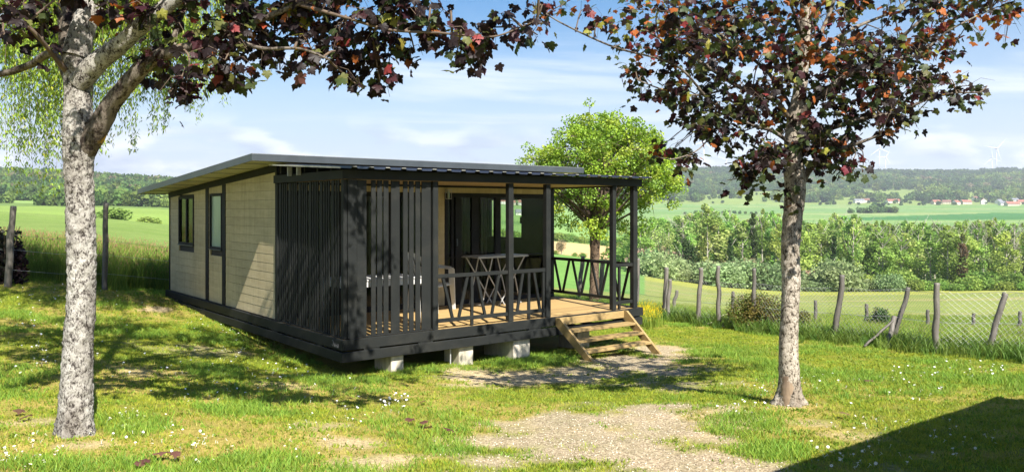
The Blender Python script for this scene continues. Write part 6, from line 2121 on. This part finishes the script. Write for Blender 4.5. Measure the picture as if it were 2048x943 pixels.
# ------------------------------------------------------------------ forests on the far hills, seen as one mass
HC = []
for v, cols in enumerate([[(.10, .18, .05)], [(.15, .24, .06)], [(.22, .31, .075)], [(.065, .12, .045)], [(.29, .25, .14)]]):
    rr_ = random.Random(v + 60); cs = [(rr_.uniform(-.45, .45), rr_.uniform(-.45, .45), rr_.uniform(.0, .7)) for _ in range(7)]
    V, Fc, Cc = leaf_cloud(cs, [.62] * 7, [26] * 7, (.24, .5), cols * 2, 300 + v, squash=1.0, shell=.7)
    HC.append(proto('tree_crown', mesh_np('tree_crown', V, Fc, lm_far, Cc)))


def forest(name, n, p0, p1, D0, D1, keepf, sc_, label):
    u = rng.uniform(size=n); D = np.sqrt(D0 ** 2 + u * (D1 ** 2 - D0 ** 2)); px = rng.uniform(p0, p1, n)
    X = (px - CX) / F_PX * D
    k = keepf(px, D, X); X, D, px = X[k], D[k], px[k]
    s_ = rng.uniform(sc_[0], sc_[1], len(X))
    cl = fbm(X / 90, D / 90, 91, 3); u = rng.uniform(size=len(X))
    idx = np.where(cl + (u - .5) * .35 > np.where(D > 1900, .72, .60), 2, np.where(cl + (u - .5) * .4 > np.where(D > 1900, .54, .45), 1, 0)); idx = np.where(u > .93, 3, idx)
    idx = np.where((fbm(X / 60 + 9, D / 60, 95, 3) > .70) & (u < .5), 4, idx)
    idx = np.where((D > 2650) & (u < .7), 3, idx)
    return scatter(name, np.stack([X, D, tz(X, D) + s_ * .35], -1), HC, rng.uniform(0, 6.28, len(X)), np.stack([s_, s_, s_ * rng.uniform(.9, 1.3, len(X))], -1), label, 'forest', idx=idx)


def keep_right(px, D, X):
    edge = 2010 + 60 * np.sin(px / 55.0) + 150 * (fbm(px / 60.0, px * 0 + 3, 71, 3) - .5)
    k = D > edge
    # tree clumps on the lower slope
    cl = fbm(X / 70, D / 45, 73, 3)
    low = (D > 1640) & (D <= edge) & (cl > .53)
    past = ((px > 1320) & (px < 1545) & (D > 1700) & (D < 2010)) | ((px > 1722) & (px < 1858) & (D > 1730) & (D < 2120)) | ((px > 1928) & (px < 2020) & (D > 1880) & (D < 2150))
    thin = rng.uniform(size=len(px)) < .03
    return (k | low) & (~past | thin)


forest('hillside_forest', 27000, 640, 2450, 1640, 3080, keep_right, (6.0, 12.5), 'wooded hill across the valley below the wind turbines')


def keep_left(px, D, X):
    cl = fbm(X / 55, D / 55, 75, 3)
    band = ((D > 560) & (D < 640)) | ((D > 815) & (D < 850) & (px < 260))
    return ((cl > .36) | (D > 760)) & ~(band & (cl < .72)) & ((D > 640) | (cl > .5))


forest('left_hill_forest', 9500, -420, 760, 500, 1230, keep_left, (3.0, 7.2), 'wooded hillside rising behind the tall grass and the white trunk')
bpy.data.objects['left_hill_forest'].name = 'near_hill_forest'

# hedgerow and field trees in the valley, each one by itself
nf = 0
def field_tree(px, D, s_, k=None, lab=None, grp=None):
    x_ = (px - CX) / F_PX * D
    root = empty('field_tree', (x_, D, tzf(x_, D) + s_ * .3), rt2.uniform(0, 6.28), lab or 'small dark tree scattered over the pale valley fields', 'tree', grp or (None if lab else 'single trees on the valley fields'))
    f = obj('crown', HC[k if k is not None else rt2.choice([0, 0, 1, 3])].data, root, None, None, (s_, s_, s_)); f['kind'] = 'stuff'
    return root


for i in range(16): field_tree(1722 + i * 4.4 + rt2.uniform(-3, 3), rt2.uniform(1110, 1150), rt2.uniform(4.5, 8) * (1.2 if 4 < i < 12 else .8), lab='dark tree of the small copse alone amid the valley fields', grp='trees of the copse in the fields')
field_tree(1702, 1120, 5, 0)
for _ in range(34): field_tree(rt2.uniform(1320, 1560), rt2.uniform(1560, 1980), rt2.uniform(2.2, 5))
for _ in range(30): field_tree(rt2.uniform(1640, 2100), rt2.uniform(1540, 1640), rt2.uniform(3, 5.5), lab='dark garden tree between the village houses', grp='trees among the village houses')
for _ in range(44): field_tree(rt2.uniform(1830, 2090), rt2.uniform(1640, 1800), rt2.uniform(4, 8), lab='dark garden tree between the village houses', grp='trees among the village houses')
for px in range(1370, 1520, 11): field_tree(px, 1000 + px * .05, rt2.uniform(1.8, 3.2), lab='low hedge tree along the ditch in the valley field', grp='hedge trees along the ditch')
for _ in range(14): field_tree(rt2.uniform(985, 1075), rt2.uniform(1450, 1700), rt2.uniform(5, 8), lab='dark garden tree between the village houses', grp='trees among the village houses')

# village
HW = {'white': simple('white_render', (.78, .76, .70), (.7, .68, .62), .3, .8, .1), 'cream': simple('cream_render', (.62, .55, .43), None, .3, .8, .1)}
HR = {'red': simple('red_tiles', (.31, .14, .10), (.24, .11, .08), .8, .8, .1), 'brown': simple('brown_tiles', (.24, .13, .10), (.18, .10, .08), .8, .8, .1), 'grey': simple('grey_slates', (.20, .21, .23), (.15, .16, .18), .8, .7, .2)}
HWIN = simple('far_window', (.05, .055, .06), None, 1, .3, .5)


def house(px, D, w, d, h, rot, wall, roof_, label, cat='house'):
    if px > 1800: D = D + ((px * 37) % 120) - 70; w *= .95
    x_ = (px - CX) / F_PX * D
    r_ = empty('village_' + cat, (x_, D, tzf(x_, D) - .5), rot, label, cat)
    rh = d * .38
    m_ = MB(); m_.prism([(-d / 2, 0), (d / 2, 0), (d / 2, h), (0, h + rh), (-d / 2, h)], 0, -w / 2, w / 2); m_.build('wall', HW[wall], r_)
    m_ = MB()
    for s_ in (-1, 1):
        m_.prism([(0, h + rh + .05), (s_ * (d / 2 + .5), h - .35), (s_ * (d / 2 + .5), h - .05), (0, h + rh + .4)], 0, -w / 2 - .4, w / 2 + .4)
    rfo = m_.build('roof', HR[roof_], r_)
    m_ = MB(); m_.box((w * .25, -.4, h + rh * .6), (w * .25 + .9, .4, h + rh + 1.2)); m_.build('chimney', HW['cream'], rfo)
    for k in range(max(2, int(w / 4))):
        for zz_ in ((1.1,) if h < 4 else (1.2, 3.9)):
            a = -w / 2 + (k + .5) * w / max(2, int(w / 4))
            m_ = MB(); m_.box((a - .5, -d / 2 - .06, zz_), (a + .5, -d / 2 + .02, zz_ + 1.3)); m_.build('window', HWIN, r_)


HS = [(1718, 1640, 22, 9, 5, .2, 'white', 'grey', 'long white farmhouse with grey roof apart from the village, on the pasture edge'), (1732, 1650, 13, 9, 5, -.3, 'white', 'brown', 'white gabled annexe joined to the long farmhouse'),
      (1786, 1630, 26, 10, 4, .1, 'white', 'red', 'white farmhouse with a long red roof standing alone'), (1872, 1640, 18, 10, 5, .2, 'cream', 'red', 'red-roofed house at the start of the village, beside tall trees'),
      (1893, 1600, 16, 9, 5, -.4, 'cream', 'brown', 'brown-roofed low house near the village edge'), (1912, 1580, 14, 10, 5, .5, 'white', 'red', 'small red-roofed house with white gable half hidden by trees'),
      (1932, 1570, 20, 10, 5, .1, 'cream', 'red', 'broad cream house with pinkish red roof in the lower village'), (1952, 1700, 14, 10, 6, .2, 'white', 'brown', 'brown-roofed house higher up in the village'),
      (1967, 1575, 12, 9, 8, 1.2, 'white', 'red', 'tall white house with a steep gable in the lower village'), (1984, 1690, 14, 10, 6, -.2, 'white', 'grey', 'white grey-roofed house on the upper village lane'),
      (1998, 1640, 13, 9, 6, .4, 'white', 'grey', 'white house with slate roof in the middle of the village'), (2008, 1560, 18, 9, 4, 0, 'white', 'grey', 'low pale outbuilding at the front of the village'),
      (2029, 1650, 16, 10, 6, .2, 'white', 'grey', 'large pale house with light grey roof near the picture edge'), (2024, 1545, 26, 11, 4, .1, 'cream', 'red', 'long barn-like house with red roof at the front of the village'),
      (2046, 1540, 22, 11, 5, -.1, 'cream', 'red', 'last red-roofed house of the village by the picture edge'), (2075, 1580, 18, 10, 5, .3, 'white', 'brown', 'brown-roofed house beyond the picture edge'),
      (1008, 1500, 16, 10, 6, .2, 'white', 'red', 'red-roofed house glimpsed through the cabin window beside the post'), (1034, 1560, 14, 9, 6, .6, 'white', 'brown', 'white house glimpsed through the cabin window'),
      (1047, 1480, 16, 10, 6, -.2, 'white', 'red', 'broad red-roofed house glimpsed through the cabin window'), (1022, 1470, 15, 9, 5, .3, 'cream', 'red', 'cream house behind the terrace post, glimpsed through the cabin')]
for h_ in HS: house(h_[0], h_[1], h_[2], h_[3], h_[4], h_[5], h_[6], h_[7], h_[8])
house(1046, 930, 17, 9, 3.6, .1, 'white', 'grey', 'long grey-roofed barn on the green field, glimpsed through the cabin window', 'barn')

# wind turbines on the ridge
tw_m = simple('turbine_white', (.80, .80, .80), None, .2, .5, .3)
for (px, hy, D, bl, rot, lab) in ((1408, 284, 2900, 50, .25, 'tallest wind turbine, left of the orange maple crown'), (1452, 320, 3500, 40, .9, 'small wind turbine half behind the lowest leaves of the maple'),
                                 (1759, 297, 3150, 50, -.1, 'wind turbine on the ridge with one blade straight up'), (1771, 314, 3700, 42, .5, 'small distant wind turbine just beside a taller one'),
                                 (1993, 297, 3200, 54, .72, 'wind turbine with two blades raised in a wide V'), (1984, 316, 3750, 50, -.12, 'farther wind turbine overlapped by the tall one')):
    x_ = (px - CX) / F_PX * D; zb = tzf(x_, D) - 1; zh = -(hy - HOR) / F_PX * D
    r_ = empty('wind_turbine', (x_, D, zb), 0, lab, 'wind turbine')
    h = zh - zb
    m_ = MB(); m_.tube([(0, 0, 0), (0, 0, h * .5), (0, 0, h)], [1.8, 1.4, 1.0], 12); m_.build('tower', tw_m, r_, True)
    m_ = MB(); m_.box((-1.8, -4, h - 1.6), (1.8, 6, h + 2.0), .5); m_.build('nacelle', tw_m, r_)
    hub = MB(); hub.tube([(0, -7, h + .2), (0, -5.6, h + .2), (0, -4, h + .2)], [.5, 1.7, 2.0], 10)
    hb = hub.build('hub', tw_m, r_, True)
    for k in range(3):
        a = rot + k * 2 * PI / 3; d = Vector((math.sin(a), 0, math.cos(a)))
        m_ = MB(); c0 = Vector((0, -5.5, h + .2))
        side_ = Vector((math.cos(a), 0, -math.sin(a)))
        prof_ = [(0, .8, .8), (.12, 1.7, .6), (.5, 1.1, .3), (1.0, .25, .1)]
        vs, fs = [], []
        for f, ch_, th_ in prof_:
            p = c0 + d * bl * f
            vs += [tuple(p + side_ * ch_), tuple(p + Vector((0, th_, 0))), tuple(p - side_ * ch_ * .6), tuple(p - Vector((0, th_, 0)))]
        for i in range(3):
            for q in range(4): fs.append((4 * i + q, 4 * i + (q + 1) % 4, 4 * i + 4 + (q + 1) % 4, 4 * i + 4 + q))
        fs += [(12, 13, 14, 15), (3, 2, 1, 0)]
        m_.add(vs, fs).build('blade', tw_m, r_)

# ------------------------------------------------------------------ the neighbouring cabin whose shadow falls on the lawn
UA = math.atan2(2.92, 3.47)
nbz = tzf(6.0, 5.0)
nb_ = empty('neighbouring_cabin', (6.37, 6.35, nbz), UA, 'neighbouring beige cabin just outside the view, casting the straight-edged shadow', 'cabin')
NL_, ND = 6.6, 4.2      # local x runs back along the eave (negative), local y negative = away from it
ze = .66 - nbz
m_ = MB(); m_.box((-NL_ + .35, -ND + .35, .3), (-.35, -.35, ze - .09)); m_.build('wall', M['siding'], nb_)
m_ = MB(); m_.box((-NL_ + .3, -ND + .3, .02), (-.3, -.3, .299), .004); m_.build('base_beam', M['beam'], nb_)
m_ = MB(); m_.box((-NL_, -ND, ze - .085), (0, 0, ze)); m_.build('roof', M['roof'], nb_)
m_ = MB(); m_.box((-NL_ + 1.0, -.352, .7), (-NL_ + 2.0, -.30, 1.8)); w_ = m_.build('window', M['black'], nb_)
m_ = MB(); m_.box((-NL_ + 1.06, -.299, .76), (-NL_ + 1.94, -.295, 1.74)); m_.build('pane', M['glassdark'], w_)
m_ = MB(); m_.box((-1.8, -.352, .3), (-1.0, -.31, 2.1)); dr_ = m_.build('door', M['dark'], nb_)
m_ = MB(); m_.box((-1.12, -.309, 1.15), (-1.05, -.26, 1.18)); m_.build('handle', M['alu'], dr_)

# ------------------------------------------------------------------ air
hm = bpy.data.materials.new('haze_air'); hm.use_nodes = True; nt = hm.node_tree; nt.nodes.clear()
pv = nt.nodes.new('ShaderNodeVolumePrincipled'); pv.inputs['Color'].default_value = (.86, .91, 1.0, 1); pv.inputs['Density'].default_value = 0.00016; pv.inputs['Anisotropy'].default_value = 0.2
ou = nt.nodes.new('ShaderNodeOutputMaterial'); nlink(nt, pv.outputs[0], ou.inputs['Volume'])
hz = MB().box((-5700, -5700, -23), (5700, 5700, 420)).build('haze', hm); tag(hz, kind='stuff')
scene.cycles.volume_bounces = 0
scene.cycles.max_bounces = 8
scene.cycles.transparent_max_bounces = 12
